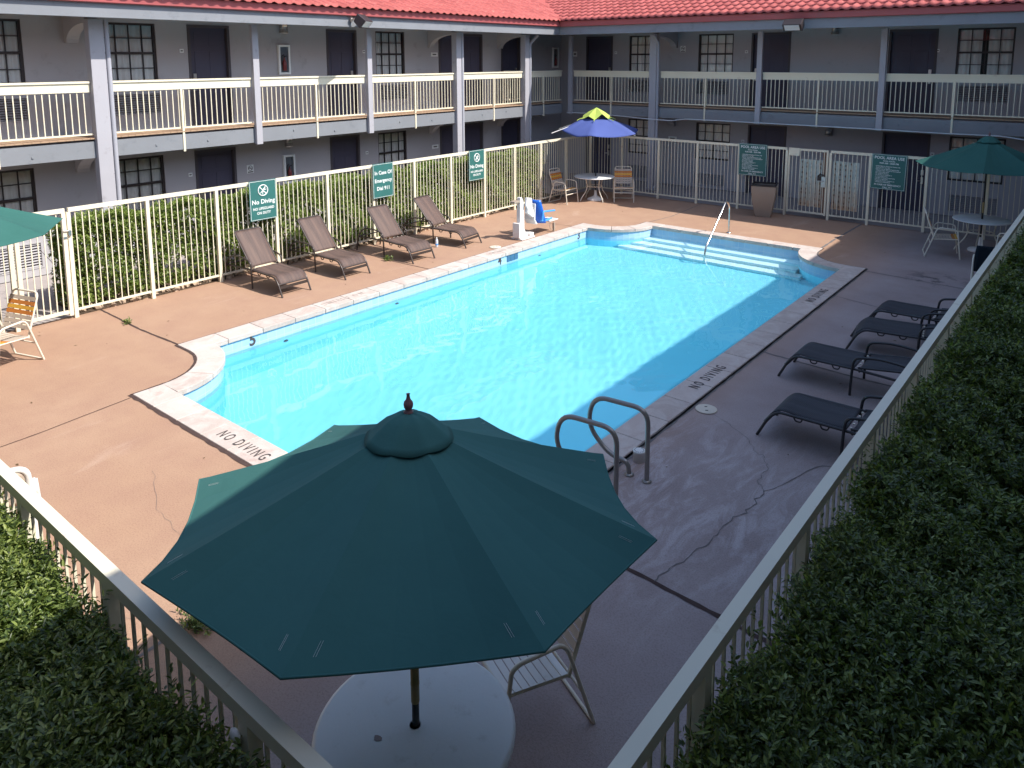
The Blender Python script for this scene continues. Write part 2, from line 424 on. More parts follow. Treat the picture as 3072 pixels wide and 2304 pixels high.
for pts, w, mi in (([(-13.25,5.19),(-11.8,5.16),(-10.68,5.22)],.035,0), ([(-9.42,3.96),(-9.3,2.9),(-9.24,1.3)],.014,0),
    ([(-13.2,10.46),(-11.84,10.37),(-10.68,10.43)],.022,0), ([(-12.6,15.33),(-11.71,15.36),(-10.68,15.47)],.014,0),
    ([(-9.43,17.07),(-9.31,18.13),(-9.46,20.25)],.022,1), ([(-5.08,17.07),(-5.1,17.95),(-5.07,20.25)],.05,1),
    ([(-3.84,15.74),(-2.06,15.6),(-1.1,15.55)],.025,1), ([(-3.82,13.71),(-3.0,13.51),(-1.1,13.4)],.016,1),
    ([(-3.83,10.36),(-2.5,10.26),(-1.1,10.25)],.035,1), ([(-4.0,5.17),(-2.9,5.06),(-1.1,4.97)],.042,0), 
    ([(-5.3,3.95),(-5.15,2.5),(-5.1,1.3)],.03,1)):
    ragged(b, pts, w, mi)
def crack(pts, w): ragged(b, wobble(pts, .025, 6), w, 1, .0045, .05, .75)
crack([(-3.54,8.10),(-3.06,7.83),(-2.78,7.55),(-2.69,7.52),(-2.58,7.32),(-2.58,7.05),(-2.46,6.88)], .004)
crack([(-1.9,7.95),(-2.2,7.66),(-2.46,6.88),(-2.45,6.54),(-2.51,6.23),(-2.53,5.83),(-2.62,5.37),(-2.66,5.06)], .009)
crack([(-5.9,2.05),(-5.55,2.2),(-5.35,2.35)], .002); crack([(-7.5,3.3),(-6.8,3.0),(-6.2,2.95)], .002)
struct(b.build('deck_joint', [M['joint'],M['jointgrey']], deck, recalc=False))

# coping stones
b = MB(); ZT, ZB, OH = .014, -.065, .03
def stone(poly):
    b.prism(poly, ZB, ZT)
def run(x0,y0,x1,y1,n,axis):
    g = .0035
    for i in range(n):
        if axis == 'y':
            a = y0+(y1-y0)*i/n+g; c = y0+(y1-y0)*(i+1)/n-g; stone([(x0,a),(x1,a),(x1,c),(x0,c)])
        else:
            a = x0+(x1-x0)*i/n+g; c = x0+(x1-x0)*(i+1)/n-g; stone([(a,y0),(c,y0),(c,y1),(a,y1)])
run(OX0,PY0+RO,PX0+OH,PY1-RO,18,'y'); run(PX1-OH,PY0+RO,OX1,PY1-RO,18,'y')
run(PX0+RO,OY0,PX1-RO,PY0+OH,8,'x'); run(PX0+RO,PY1-OH,PX1-RO,OY1,8,'x')
for cx,cy,a0 in ((PX0,PY0,0),(PX1,PY0,90),(PX1,PY1,180),(PX0,PY1,270)):
    for i in range(3):
        s0 = a0+1.5+(87)*i/3+.25; s1 = a0+1.5+87*(i+1)/3-.25
        o_ = arc(cx,cy,RO,s0,s1,4); i_ = arc(cx,cy,RI+OH,s0,s1,4)
        stone(o_+i_[::-1])
cop = struct(b.build('pool_coping', M['coping'], bevel=.012))
def floor_text(body, x, y, rz, size, m, parent, space=1.25, xs=.62, z=.0185):
    t = MB(); q = MB().text(body,size,Matrix(),space=space); xs = .88/(max(v[0] for v in q.v)-min(v[0] for v in q.v)); t.text(body, size, Matrix.Translation((x,y,z)) @ Matrix.Rotation(rz,4,'Z'), ext=.0008, space=space, xs=xs)
    o = t.build('depth_warning', m, parent, recalc=False)
    return o
floor_text('NO DIVING', -7.23, 4.165, 0, .20, M['letter'], cop, 1.5, .66)
floor_text('NO DIVING', -5.7, 4.165, 0, .20, M['letter'], cop, 1.5, .66)
for y in (9.03, 13.50): floor_text('NO DIVING', -4.035, y, R(90), .20, M['letter'], cop, 1.5, .66)
floor_text('NO DIVING', -10.50, 8.11, R(-90), .19, M['letterfade'], cop, 1.5, .66)
floor_text('NO DIVING', -10.50, 12.45, R(-90), .19, M['letterfade'], cop, 1.5, .66)

# pool shell: tile band, plaster walls, sloping floor, steps
ZW = -.245
def dep(y): return -1.42+.47*max(0,min(1,(y-6.5)/7.5))
loop = INNER+[INNER[0]]
vs = []; uvs = []; fs = []; mi = []; acc = 0
cum = [0]
for p,q in zip(loop[:-1],loop[1:]): cum.append(cum[-1]+math.hypot(q[0]-p[0],q[1]-p[1]))
lev = [-.05,-.375]
me = bpy.data.meshes.new('pool_shell'); V = []; F = []; MI = []; UV = []
for i,(x,y) in enumerate(loop):
    for z in (lev[0],lev[1]): V.append((x,y,z))
    V.append((x,y,lev[1])); V.append((x,y,-1.6))
for i in range(len(loop)-1):
    a = i*4; c = (i+1)*4
    F.append((a,c,c+1,a+1)); MI.append(0); UV += [(cum[i],0),(cum[i+1],0),(cum[i+1],-.325),(cum[i],-.325)]
    F.append((a+2,c+2,c+3,a+3)); MI.append(1); UV += [(0,0)]*4
base = len(V)
# floor as a grid of strips following the slope (clipped by the walls)
ys = [4.3,5.5,6.5,8,10,12,14,15.4,16.9]
for y in ys: V += [(PX0-.02,y,dep(y)-.001),(PX1+.02,y,dep(y)-.001)]
for i in range(len(ys)-1):
    a = base+i*2; F.append((a,a+1,a+3,a+2)); MI.append(1); UV += [(0,0)]*4
me.from_pydata(V,[],F); me.polygons.foreach_set('material_index',MI)
uvl = me.uv_layers.new(name='UVMap'); uvl.data.foreach_set('uv',[c for t in UV for c in t])
me.materials.append(M['tile']); me.materials.append(M['plaster'])
pool = struct(bpy.data.objects.new('pool_shell', me)); col.objects.link(pool)
b = MB()
nos = [(16.42,-.36),(16.10,-.56),(15.78,-.76)]
yb = PY1-.002
for i,(yn,z) in enumerate(nos):
    x0, x1 = (-9.38,-5.30) if i < 2 else (-9.55,-5.12)
    b.box((x0,yn,-1.3),(x1,yb,z),0); yb = yn-.0015
    b.box((x0-.002,yn-.012,z-.03),(x1+.002,yn+.02,z+.004),1)
st = b.build('pool_steps', [M['stepwhite'],M['tile']], pool)
b = MB()
for t_, y, z in (('5',6.21,-.135),('4',12.18,-.135),('3',15.20,-.135)):
    b.text(t_, .27, Matrix.Translation((PX0+.006,y,z)) @ Matrix.Rotation(R(90),4,'Z') @ Matrix.Rotation(R(90),4,'X'), ext=.001, xs=.9, bold=.02)
b.build('depth_number', M['letter'], pool, recalc=False)
b = MB(); b.box((PX0+.001,12.42,-.21),(PX0+.012,12.80,-.07),0)
for i in range(1,3): b.box((PX0+.012,12.42+i*.127-.003,-.21),(PX0+.0145,12.42+i*.127+.003,-.07),1)
b.build('skimmer_opening', [mat('skimmer_blue',(.05,.13,.24),.3,.5),M['sign']], pool)
b = MB()
for x,y in ((PX0,6.8),(PX0,9.2),(PX0,13.6)):
    b.lathe([(0,0),(.04,0),(.04,.02),(.03,.025),(0,.025)],14,(0,0,0),0,False,Matrix.Translation((x,y,-.46)) @ Matrix.Rotation(R(90),4,'Y'))
b.build('return_fitting', M['black'], pool)
# water surface with a light chop modelled in the mesh
WV = []
for i in range(26):
    lam = .115*(1.095**i); th = .6+rng.normal()*.75; kk = 2*math.pi/lam
    WV.append((kk*math.cos(th),kk*math.sin(th),rng.uniform(0,6.28),.0085/(kk**1.0)*.36))
def wave(x,y):
    g = .35+.65*min(1,max(0,(y-5.5)/4.5))
    return g*sum(a*math.sin(p*x+q*y+f) for p,q,f,a in WV)
gx, gy = 260, 520; V = []; F = []
for j in range(gy+1):
    for i in range(gx+1):
        x = PX0-.04+(PX1-PX0+.08)*i/gx; y = PY0-.04+(PY1-PY0+.08)*j/gy
        V.append((x,y,ZW+wave(x,y)))
def inside(x,y):
    for cx in (PX0,PX1):
        for cy in (PY0,PY1):
            if math.hypot(x-cx,y-cy) < RI-.12: return False
    return True
for j in range(gy):
    for i in range(gx):
        a = j*(gx+1)+i
        if inside(V[a][0],V[a][1]) or inside(V[a+gx+2][0],V[a+gx+2][1]): F.append((a,a+1,a+gx+2,a+gx+1))
b = MB(); b.add(V,F,0,True); water = struct(b.build('pool_water', M['water'], recalc=False))

water.cycles.is_caustics_caster = True
for o in (pool, st): o.cycles.is_caustics_receiver = True
# ------------------------------------------------------------------ motel wings
ZD, ZE = 2.70, 4.955            # upper floor level, door head level
def build_wing(name, label, W, u0, u1, colD, eaveD, openings, columns, posts, mids, spans, eave_u, floor_u, roof_u):
    """W maps (u along the wing, d out towards the pool, z) to the world."""
    t = thing(name, label, 'building')
    def bx(mb, a, c, mi=0):
        p, q = W(*a), W(*c); mb.box(p, q, mi)
    # wall with openings
    rects = []
    for o in openings:
        rects.append((o['u'][0],o['u'][1],o['z'][0],o['z'][1]))
    us = sorted(set([u0,u1]+[r[0] for r in rects]+[r[1] for r in rects])); zs = sorted(set([0,5.13]+[r[2] for r in rects]+[r[3] for r in rects]))
    b = MB()
    hole = lambda u,z: any(r[0]<u<r[1] and r[2]<z<r[3] for r in rects)
    for i in range(len(us)-1):
        for j in range(len(zs)-1):
            if hole((us[i]+us[i+1])/2,(zs[j]+zs[j+1])/2): continue
            b.add([W(us[i],0,zs[j]),W(us[i+1],0,zs[j]),W(us[i+1],0,zs[j+1]),W(us[i],0,zs[j+1])],[(0,1,2,3)])
    for (a,c,z0,z1) in rects:
        for p,q in (((a,z0),(a,z1)),((c,z0),(c,z1)),((a,z1),(c,z1)),((a,z0),(c,z0))):
            b.add([W(p[0],0,p[1]),W(q[0],0,q[1]),W(q[0],-.2,q[1]),W(p[0],-.2,p[1])],[(0,1,2,3)])
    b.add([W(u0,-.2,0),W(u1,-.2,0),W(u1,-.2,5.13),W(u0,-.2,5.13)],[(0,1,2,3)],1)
    b.build('wall',[M['wall'],M['walldark']],t,recalc=False)
    # upper walkway slab, its plank edge, beam, ceiling
    b = MB(); bx(b,(floor_u[0],0.003,2.50),(floor_u[1],colD-.205,ZD))
    n = int((floor_u[1]-floor_u[0])/.14)
    for i in range(n):
        a = floor_u[0]+(floor_u[1]-floor_u[0])*i/n
        bx(b,(a+.003,.45,ZD),(a+(floor_u[1]-floor_u[0])/n-.003,colD-.075,ZD+.024),1)
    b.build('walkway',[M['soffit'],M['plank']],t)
    b = MB(); bx(b,(floor_u[0],colD-.20,2.34),(floor_u[1],colD-.095,2.655))
    for i in range(int((floor_u[1]-floor_u[0])/1.1)):
        u = floor_u[0]+.5+i*1.1+rnd(-.1,.1); p = W(u,colD-.095,2.5+rnd(-.06,.06))
        b.box((p[0]-.016,p[1]-.016,p[2]-.016),(p[0]+.016,p[1]+.016,p[2]+.016))
    b.build('walkway_beam',M['beam'],t)
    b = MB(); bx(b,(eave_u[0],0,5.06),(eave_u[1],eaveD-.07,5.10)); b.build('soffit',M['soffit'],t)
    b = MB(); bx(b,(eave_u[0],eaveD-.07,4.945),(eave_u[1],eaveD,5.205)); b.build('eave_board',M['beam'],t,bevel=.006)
    b = MB()
    prof = [(eaveD+.002,5.20),(eaveD+.07,5.20),(eaveD+.085,5.215),(eaveD+.095,5.345),(eaveD+.115,5.35),(eaveD+.115,5.365),(eaveD+.002,5.365)]
    b.prism(prof, eave_u[0], eave_u[1], 0, lambda a,c,h: W(h,a,c)); b.build('gutter',M['rustfascia'],t)
    # roof tiles: real corrugation in stepped courses
    b = MB(); sl = .335; per = .245; Lc = .37; nC = 16; d0 = eaveD+.17; z0 = 5.40
    nu = int((roof_u[1]-roof_u[0])/per)*6
    for k in range(nC):
        rows = []
        for (s,lift) in ((k*Lc-.02,-.012),(k*Lc-.015,.046),((k+.5)*Lc,.018),((k+1)*Lc+.02,.002)):
            rows.append([])
            for i in range(nu+1):
                ph = (i%6)/6
                w = .036*max(-.35,math.sin(2*math.pi*ph+.6))
                u = roof_u[0]+(roof_u[1]-roof_u[0])*i/nu
                rows[-1].append(W(u,d0-s,z0+s*sl+lift+w*(1 if lift>-.01 else .75)))
        # one island per tile so colour varies tile by tile
        for q in range(nu//6):
            cols = range(q*6,q*6+7); vs = []; 
            for r in rows: vs += [r[i] for i in cols]
            fs = [(rr*7+i, rr*7+i+1, (rr+1)*7+i+1, (rr+1)*7+i) for rr in range(3) for i in range(6)]
            b.add(vs, fs, 0, True)
    b.build('roof',M['roof'],t,recalc=False)
    # solid deck under the tiles so no light leaks through
    b = MB(); b.prism([(eaveD+.06,5.37),(eaveD+.06-6.2,5.37+6.2*sl-.03),(eaveD-6.1,5.2),(eaveD,5.2)], roof_u[0], roof_u[1], 0, lambda a,c,h: W(h,a,c)); b.build('roof_deck',M['rustfascia'],t)
    # columns down to the ground, with arched brackets back to the wall
    for (u,w,pipe) in columns:
        b = MB(); bx(b,(u,colD-.20,0),(u+w,colD,4.945)); bx(b,(u-.02,colD-.22,0),(u+w+.02,colD+.02,.10))
        c = b.build('column',M['column'],t,bevel=.008)
        if pipe:
            b = MB(); s = 1 if pipe > 0 else -1
            ue = u+w+.055 if s > 0 else u-.055
            pts = fillet(([W(ue,colD+.30,4.93),W(ue,colD+.22,4.86),W(ue,colD-.02,4.66)] if abs(pipe) == 2 else [W(ue,colD-.02,4.94)])+[W(ue,colD-.02,.12),W(ue,colD+.16,.05)],.1,4)
            b.tube([Vector(p) for p in pts], .046, 8); b.build('downspout',M['pipe'],c)
        for zt in (5.06, 2.50):
            poly = [(0,zt),(colD-.2,zt),(colD-.2,zt-.16)]
            for i in range(9):
                a = R(90*i/8); poly.append((.10+(colD-.32)*(1-math.sin(a)) , zt-.18-.36*(1-math.cos(a))))
            poly += [(0,zt-.54)]
            pts=[poly[0]]
            for p_ in poly[1:]:
                if math.hypot(p_[0]-pts[-1][0],p_[1]-pts[-1][1])>.004: pts.append(p_)
            b = MB(); b.prism(pts,u+.02,u+w-.02,0,lambda a,c,h: W(h,a,c)); b.build('arch_bracket',M['wall'],t)
    for u in posts:
        b = MB(); bx(b,(u,colD-.093,2.30),(u+.15,colD,4.945)); b.build('gallery_post',M['column'],t,bevel=.006)
    # railing sections
    for (a,c) in spans:
        b = MB(); D = colD-.14
        bx(b,(a,D-.02,3.585),(c,D+.025,3.752)); bx(b,(a,D-.05,3.752),(c,D+.05,3.79))
        bx(b,(a,D-.018,2.775),(c,D+.018,2.805))
        n = max(2,round((c-a)/.118))
        for i in range(1,n):
            u = a+(c-a)*i/n+rnd(-.003,.003); bx(b,(u-.0085,D-.0085,2.80),(u+.0085,D+.0085,3.59))
        for mu in mids:
            if a < mu < c: bx(b,(mu-.022,D+.02,2.30),(mu+.022,D+.062,3.60))
        b.build('railing',M['rail'],t)
    # doors, windows, vents
    for o in openings:
        (a,c),(z0,z1) = o['u'],o['z']
        if o['k'] == 'door':
            b = MB(); leaves = o.get('n',1); w = (c-a-.12)/leaves
            for k in range(leaves):
                x0 = a+.06+k*w; x1 = x0+w-.006
                bx(b,(x0,-.11,z0),(x1,-.07,z1-.06))
                pw = (x1-x0); 
                for pu0,pu1 in ((.14,.46),(.54,.86)):
                    for pz0,pz1 in ((.10,.36),(.42,.74),(.79,.93)):
                        bx(b,(x0+pw*pu0,-.07,z0+(z1-z0)*pz0),(x0+pw*pu1,-.062,z0+(z1-z0)*pz1))
            d = b.build('door',M['door'],t,bevel=.006)
            b = MB(); bx(b,(a,-.13,z0),(a+.06,.018,z1-.062)); bx(b,(c-.06,-.13,z0),(c,.018,z1-.062)); bx(b,(a,-.13,z1-.06),(c,.018,z1)); b.build('door_frame',M['doorframe'],d)
            if o.get('lock'):
                s = o['lock']; ul = (c-.15) if s > 0 else (a+.15)
                b = MB(); bx(b,(ul-.035,-.068,z0+1.02),(ul+.035,-.035,z0+1.16)); bx(b,(ul-.03,-.068,z0+.78),(ul+.03,-.04,z0+.96))
                p = W(ul,-.02,z0+.86); q = W(ul-.11*s,-.0,z0+.86); b.tube([W(ul,-.06,z0+.86),p,q],.014,6)
                b.build('lock',M['steel'],d)
        elif o['k'] == 'window':
            b = MB(); f = .045
            bx(b,(a,-.10,z0),(a+f,-.03,z1)); bx(b,(c-f,-.10,z0),(c,-.03,z1)); bx(b,(a+f,-.10,z1-f),(c-f,-.03,z1)); bx(b,(a+f,-.10,z0),(c-f,-.03,z0+f))
            zm = (z0+z1)/2; bx(b,(a+f,-.095,zm-.025),(c-f,-.035,zm+.025))
            for i in range(1,4):
                u = a+(c-a)*i/4; bx(b,(u-.010,-.082,z0+f),(u+.010,-.05,zm-.026)); bx(b,(u-.010,-.082,zm+.026),(u+.010,-.05,z1-f))
            for zz in ((z0+zm)/2,(z1+zm)/2): bx(b,(a+f,-.080,zz-.009),(c-f,-.052,zz+.009))
            wdw = b.build('window',M['frame'],t)
            b = MB(); qv = [W(a+f,-.066,z0+f),W(c-f,-.066,z0+f),W(c-f,-.066,z1-f),W(a+f,-.066,z1-f)]
            nrm = (Vector(qv[1])-Vector(qv[0])).cross(Vector(qv[3])-Vector(qv[0])); out = Vector(W(0,1,0))-Vector(W(0,0,0))
            b.add(qv,[(0,1,2,3) if nrm.dot(out) > 0 else (3,2,1,0)]); b.build('pane',M['glass'],wdw,recalc=False)
            b = MB(); vs = []; fs = []; n = 60; gap = o.get('gap'); ph = rnd(0,6)
            for i in range(n+1):
                u = a+.02+(c-a-.04)*i/n; q = .018*math.sin(i*.95+ph)+.012*math.sin(i*.41+2*ph)+rnd(-.004,.004)
                for zz,k in ((z0+.01,1.25),((z0+z1)/2,1.0),(z1-.01,.7)): vs.append(W(u,-.100+q*k*.7,zz))
            for i in range(n):
                if gap and gap[0] < i/n < gap[1]: continue
                for k in range(2): fs.append((i*3+k,(i+1)*3+k,(i+1)*3+k+1,i*3+k+1))
            b.add(vs,fs,0,True); b.build('curtain',M['curtain'],wdw,recalc=False)
        elif o['k'] == 'vent':
            b = MB()
            bx(b,(a,-.12,z0),(a+.03,.012,z1)); bx(b,(c-.03,-.12,z0),(c,.012,z1)); bx(b,(a+.03,-.12,z1-.03),(c-.03,.012,z1)); bx(b,(a+.03,-.12,z0),(c-.03,.012,z0+.03))
            n = 9
            for i in range(n):
                zz = z0+.05+(z1-z0-.1)*i/(n-1)
                p = [(-.06,zz+.016),(-.055,zz+.020),(.004,zz-.012),(-.001,zz-.016)]
                b.prism(p,a+.03,c-.03,0,lambda x,y,h: W(h,x,y))
            b.build('vent_grille',M['wall'],t)
    return t

def fixture(mb_fn, name, mats, parent, W, u, z, d=0.004):
    b = MB(); mb_fn(b, lambda uu,dd,zz: W(u+uu,d+dd,z+zz)); return b.build(name, mats, parent)
def plate_fn(w,h):
    def f(b,P): b.box(P(-w/2,0,-h/2),P(w/2,.012,h/2),0); b.box(P(-w*.28,.012,-h*.14),P(w*.28,.0135,h*.14),1)
    return f
def smoke_fn(b,P):
    b.box(P(-.09,0,-.10),P(.09,.010,.10),0)
    pts = [P(.055*math.cos(2*math.pi*i/20),.013,.02+.055*math.sin(2*math.pi*i/20)) for i in range(20)]
    b.tube(pts,.006,5,1,True); b.tube([P(-.038,.013,.058),P(.038,.013,-.018)],.006,5,1)
    b.box(P(-.045,.010,.013),P(.04,.0125,.027),1); b.box(P(-.07,.010,-.085),P(.07,.0125,-.06),1)
def lamp_fn(b,P):
    c = P(0,.10,0)
    b.lathe([(.05,.13),(.10,.12),(.105,.10),(.105,.09),(.09,.085),(.09,-.085),(.105,-.09),(.105,-.11),(.05,-.125)],18,c,0,True)
    b.box(P(-.05,0,-.06),P(.05,.10,.06),0)
    for s in (-.03,.03): b.lathe([(.093,s-.008),(.097,s),(.093,s+.008)],18,c,1,True)

Wl = lambda u,d,z: (-16.35+d, u, z)
Wr = lambda u,d,z: (u, 22.85-d, z)
def door(a,c,lock=0,n=1,up=(0,1)):
    return [dict(k='door',u=(a,c),z=((ZD+.02,ZE) if i else (.0,2.15)),lock=lock,n=n) for i in up]
def window(a,c,gaps=(None,None)):
    return [dict(k='window',u=(a,c),z=((3.70,4.95) if i else (.95,2.13)),gap=gaps[i]) for i in (0,1)]
def vent(a,c,lz=(.15,.68)):
    return [dict(k='vent',u=(a,c),z=((3.02,3.50) if i else lz)) for i in (0,1)]
opsL = door(8.65,9.66,-1)+door(12.39,13.38,1)+door(16.5,18.48,0,2)+door(19.42,20.42,1)
opsL += window(4.33,5.41)+window(6.86,7.95)+window(14.05,15.13)+window(1.2,2.28)
opsL += vent(4.33,5.43)+vent(6.88,8.0)+vent(14.12,15.23)
bayL = [6.12,9.50,12.74,16.02,19.20]
wl = build_wing('motel_wing','sunlit grey two-storey motel wing behind the long hedge, with red tile roof', Wl, -2.0, 22.86, 1.20, 1.80, opsL,
    [(6.12,.27,1),(16.02,.20,1),(19.20,.22,2)], [9.50,12.74], [4.5,7.86,11.2,14.45,17.75,20.3],
    [(-1,2.8),(2.95,6.11),(6.50,9.49),(9.66,12.73),(12.90,16.01),(16.34,19.19),(19.54,21.36)], (-2.0,20.26), (-2.0,21.38), (-2.0,25.5))
opsR = door(-15.26,-14.16,1)+door(-9.2,-8.0,-1)+door(-5.32,-4.12,1)+door(-1.4,-.3,1)
opsR += window(-13.5,-12.35)+window(-10.95,-9.78)+window(-3.67,-2.40,(None,(.43,.55)))
opsR += vent(-13.54,-12.42,(.08,.56))+vent(-10.99,-9.89,(.08,.50))+vent(-3.61,-2.43,(.10,.60))
wr = build_wing('motel_wing','shaded grey two-storey motel wing behind the pool gate, with red tile roof', Wr, -16.36, 3.0, 1.47, 2.65, opsR,
    [(-11.9,.24,2),(-1.65,.24,0)], [-15.02,-8.44,-5.17], [-13.35,-10.03,-6.71,-3.43],
    [(-14.85,-11.91),(-11.55,-8.45),(-8.28,-5.18),(-5.01,-1.7),(-1.4,2.9)], (-14.545,3.0), (-14.96,3.0), (-18.6,3.0))
for W,t,items in ((Wl,wl,[(8.50,4.38),(13.62,4.39),(8.52,1.62),(13.62,1.62)]),(Wr,wr,[(-14.03,4.385),(-9.35,4.385),(-4.11,4.38),(-9.35,1.62),(-4.05,1.62)])):
    for u,z in items: fixture(plate_fn(.09,.085),'room_plate',[M['signtxt'],M['letter']],t,W,u,z)
for u,z in ((16.31,4.32),(16.28,1.55)): fixture(plate_fn(.27,.12),'wall_notice',[M['signtxt'],M['letter']],wl,Wl,u,z)
fixture(plate_fn(.17,.18),'wall_notice',[M['signtxt'],M['letter']],wr,Wr,-15.74,4.35)
fixture(plate_fn(.30,.12),'wall_notice',[M['signtxt'],M['letter']],wr,Wr,-11.78,1.555)
fixture(smoke_fn,'no_smoking_plate',[M['signtxt'],M['letter']],wl,Wl,10.02,1.58)
fixture(smoke_fn,'no_smoking_plate',[M['signtxt'],M['letter']],wr,Wr,-11.49,4.49)
for W,t,items in ((Wl,wl,[(11.07,2.15),(11.07,4.93),(20.9,2.15),(20.75,4.93)]),(Wr,wr,[(-6.75,2.07),(-6.74,4.97)])):
    for u,z in items: fixture(lamp_fn,'wall_lamp',[M['steel'],M['soffit']],t,W,u,z)
# extinguisher cabinets
def ext_cab(label,W,u,z):
    t = thing('extinguisher_cabinet',label,'extinguisher box',W(u,0,z),0,'extinguisher cabinets on the motel walls')
    P = lambda a,d,c: tuple(np.array(W(a,d,c))-np.array(W(0,0,0)))
    b = MB(); f=.05
    b.box(P(-.165,.004,-.36),P(-.165+f,.07,.36)); b.box(P(.165-f,.004,-.36),P(.165,.07,.36)); b.box(P(-.165+f,.004,.36-f),P(.165-f,.07,.36)); b.box(P(-.165+f,.004,-.36),P(.165-f,.07,-.36+f))
    b.box(P(-.12,.004,-.32),P(.12,.012,.32),1); b.build('cabinet',[M['signtxt'],M['beam']],t,bevel=.004)
    b = MB(); c = P(0,.05,-.27); b.lathe([(.01,0),(.045,0),(.05,.02),(.05,.20),(.036,.25),(.016,.27),(.016,.32)],14,c,0); b.tube([P(0,.05,.05),P(.0,.06,.08),P(.06,.06,.09)],.012,6,1); b.tube(fillet([P(-.01,.055,.12),P(-.07,.055,.10),P(-.075,.055,-.12)],.05),.009,6,1)
    b.build('extinguisher',[M['red'],M['black']],t)
    b = MB(); qv = [P(-.114,.058,-.31),P(.114,.058,-.31),P(.114,.058,.31),P(-.114,.058,.31)]
    nrm = (Vector(qv[1])-Vector(qv[0])).cross(Vector(qv[3])-Vector(qv[0])); out = Vector(P(0,1,0))
    b.add(qv,[(0,1,2,3) if nrm.dot(out) > 0 else (3,2,1,0)]); b.build('pane',M['glass'],t,recalc=False)
ext_cab('white framed fire extinguisher cabinet upstairs between two doors of the sunlit wing',Wl,11.08,4.18)
ext_cab('fire extinguisher cabinet downstairs above the hedge, between two doors',Wl,11.09,1.46)
ext_cab('fire extinguisher cabinet upstairs in the dark inner corner where the wings meet',Wl,22.42,4.22)
# flood lights on the eaves
def flood(label,loc,rz,tilt):
    t = thing('flood_light',label,'flood light',loc,rz)
    Mx = Matrix.Rotation(tilt,4,'Y')
    b = MB(); b.prism([(-.06,-.10),(.14,-.13),(.16,-.10),(.16,.10),(-.10,.10)],-.24,.24,0,lambda a,c,h:(a,h,c),Mx); b.build('housing',M['frame'],t,bevel=.01)
    b = MB(); b.box((.161,-.19,-.08),(.168,.19,.08),0,Mx); b.build('lens',mat('lamp_lens',(.55,.58,.58),.15,.5,bump=0),t)
    b = MB(); b.tube([(-.26,0,.02),(-.15,0,.02),(-.05,0,0)],.028,8); b.lathe([(.055,0),(.055,.03)],12,(0,0,0),0,True,Matrix.Translation((-.27,0,.02)) @ Matrix.Rotation(R(90),4,'Y')); b.build('bracket',M['steel'],t)
flood('bronze flood light on the sunlit eave over an upstairs door',(-14.27,11.86,5.10),R(28),R(40))
flood('bronze flood light on the shaded eave above the pool gate',(-6.93,19.93,5.06),R(-90),R(38))
# loose conduit strung along the shaded wing
b = MB(); cp = [(-14.95,2.37),(-13.72,2.38),(-12.58,2.335),(-11.9,2.30),(-11.3,2.285),(-10.95,2.285),(-10.6,2.355),(-9.4,2.36),(-8.0,2.355),(-5.06,2.35),(-3.66,2.335),(-2.3,2.345),(-1.88,2.28),(-.6,2.26)]
b.tube(fillet([(x,21.22,z) for x,z in cp],.3,3),.018,6)
tag(b.build('conduit',M['cable']),'thin pale conduit strung loosely along the walkway beam of the shaded wing','cable')
for u in (-14.95,-11.8,-8.37,-5.1,-1.6): pass
# hand-rail of the stair gate glimpsed behind the gallery rail
b = MB(); W = Wl
for (a,c,d) in ((19.02,19.95,.42),):
    for z in (3.78,2.86): b.bar(W(a,d,z),W(c,d,z),.035,.05)
    for i in range(9): u = a+.06+(c-a-.12)*i/8; b.bar(W(u,d,2.86),W(u,d,3.78),.018,.018)
    for u in (a+.02,c-.02): b.bar(W(u,d,ZD+.03),W(u,d,3.80),.04,.04)
tag(b.build('barrier_rail',M['rail']),'short cream barrier rail standing on the upper walkway near the inner corner','barrier')
# the near wings the viewer stands on: their roofs throw the broad shade over the deck
def near_wing(label, W, u0, u1, eD, dz):
    t = thing('motel_wing',label,'building')
    B = lambda a,c,m,n: MB().box(W(*a),W(*c)).build(n,m,t)
    B((u0,0,0),(u1,-.2,5.1+dz),M['wall'],'wall'); B((u0,.003,2.5),(u1,1.4,ZD),M['soffit'],'walkway'); B((u0,0,5.06+dz),(u1,eD-.07,5.1+dz),M['soffit'],'soffit')
    B((u0,eD-.07,4.95+dz),(u1,eD,5.2+dz),M['beam'],'eave_board')
    b = MB(); b.prism([(eD+.12,5.2+dz),(eD+.12,5.36+dz),(eD-6,5.36+dz+6.1*.335),(eD-6,5.2+dz)],u0,u1,0,lambda a,c,h: W(h,a,c)); b.build('roof',M['roof'],t)
near_wing('motel wing whose roof shades the charcoal loungers', lambda u,d,z: (2.59-d,u,z), -4.0, 25.0, 2.48, .84)  # unseen wing; roof raised so more sky light reaches the fence rails
near_wing('motel wing overlooking the umbrella table', lambda u,d,z: (u,-2.4+d,z), -20.0, 3.0, 1.9, .0)  # unseen wing; roof edge set back to brighten the front rail
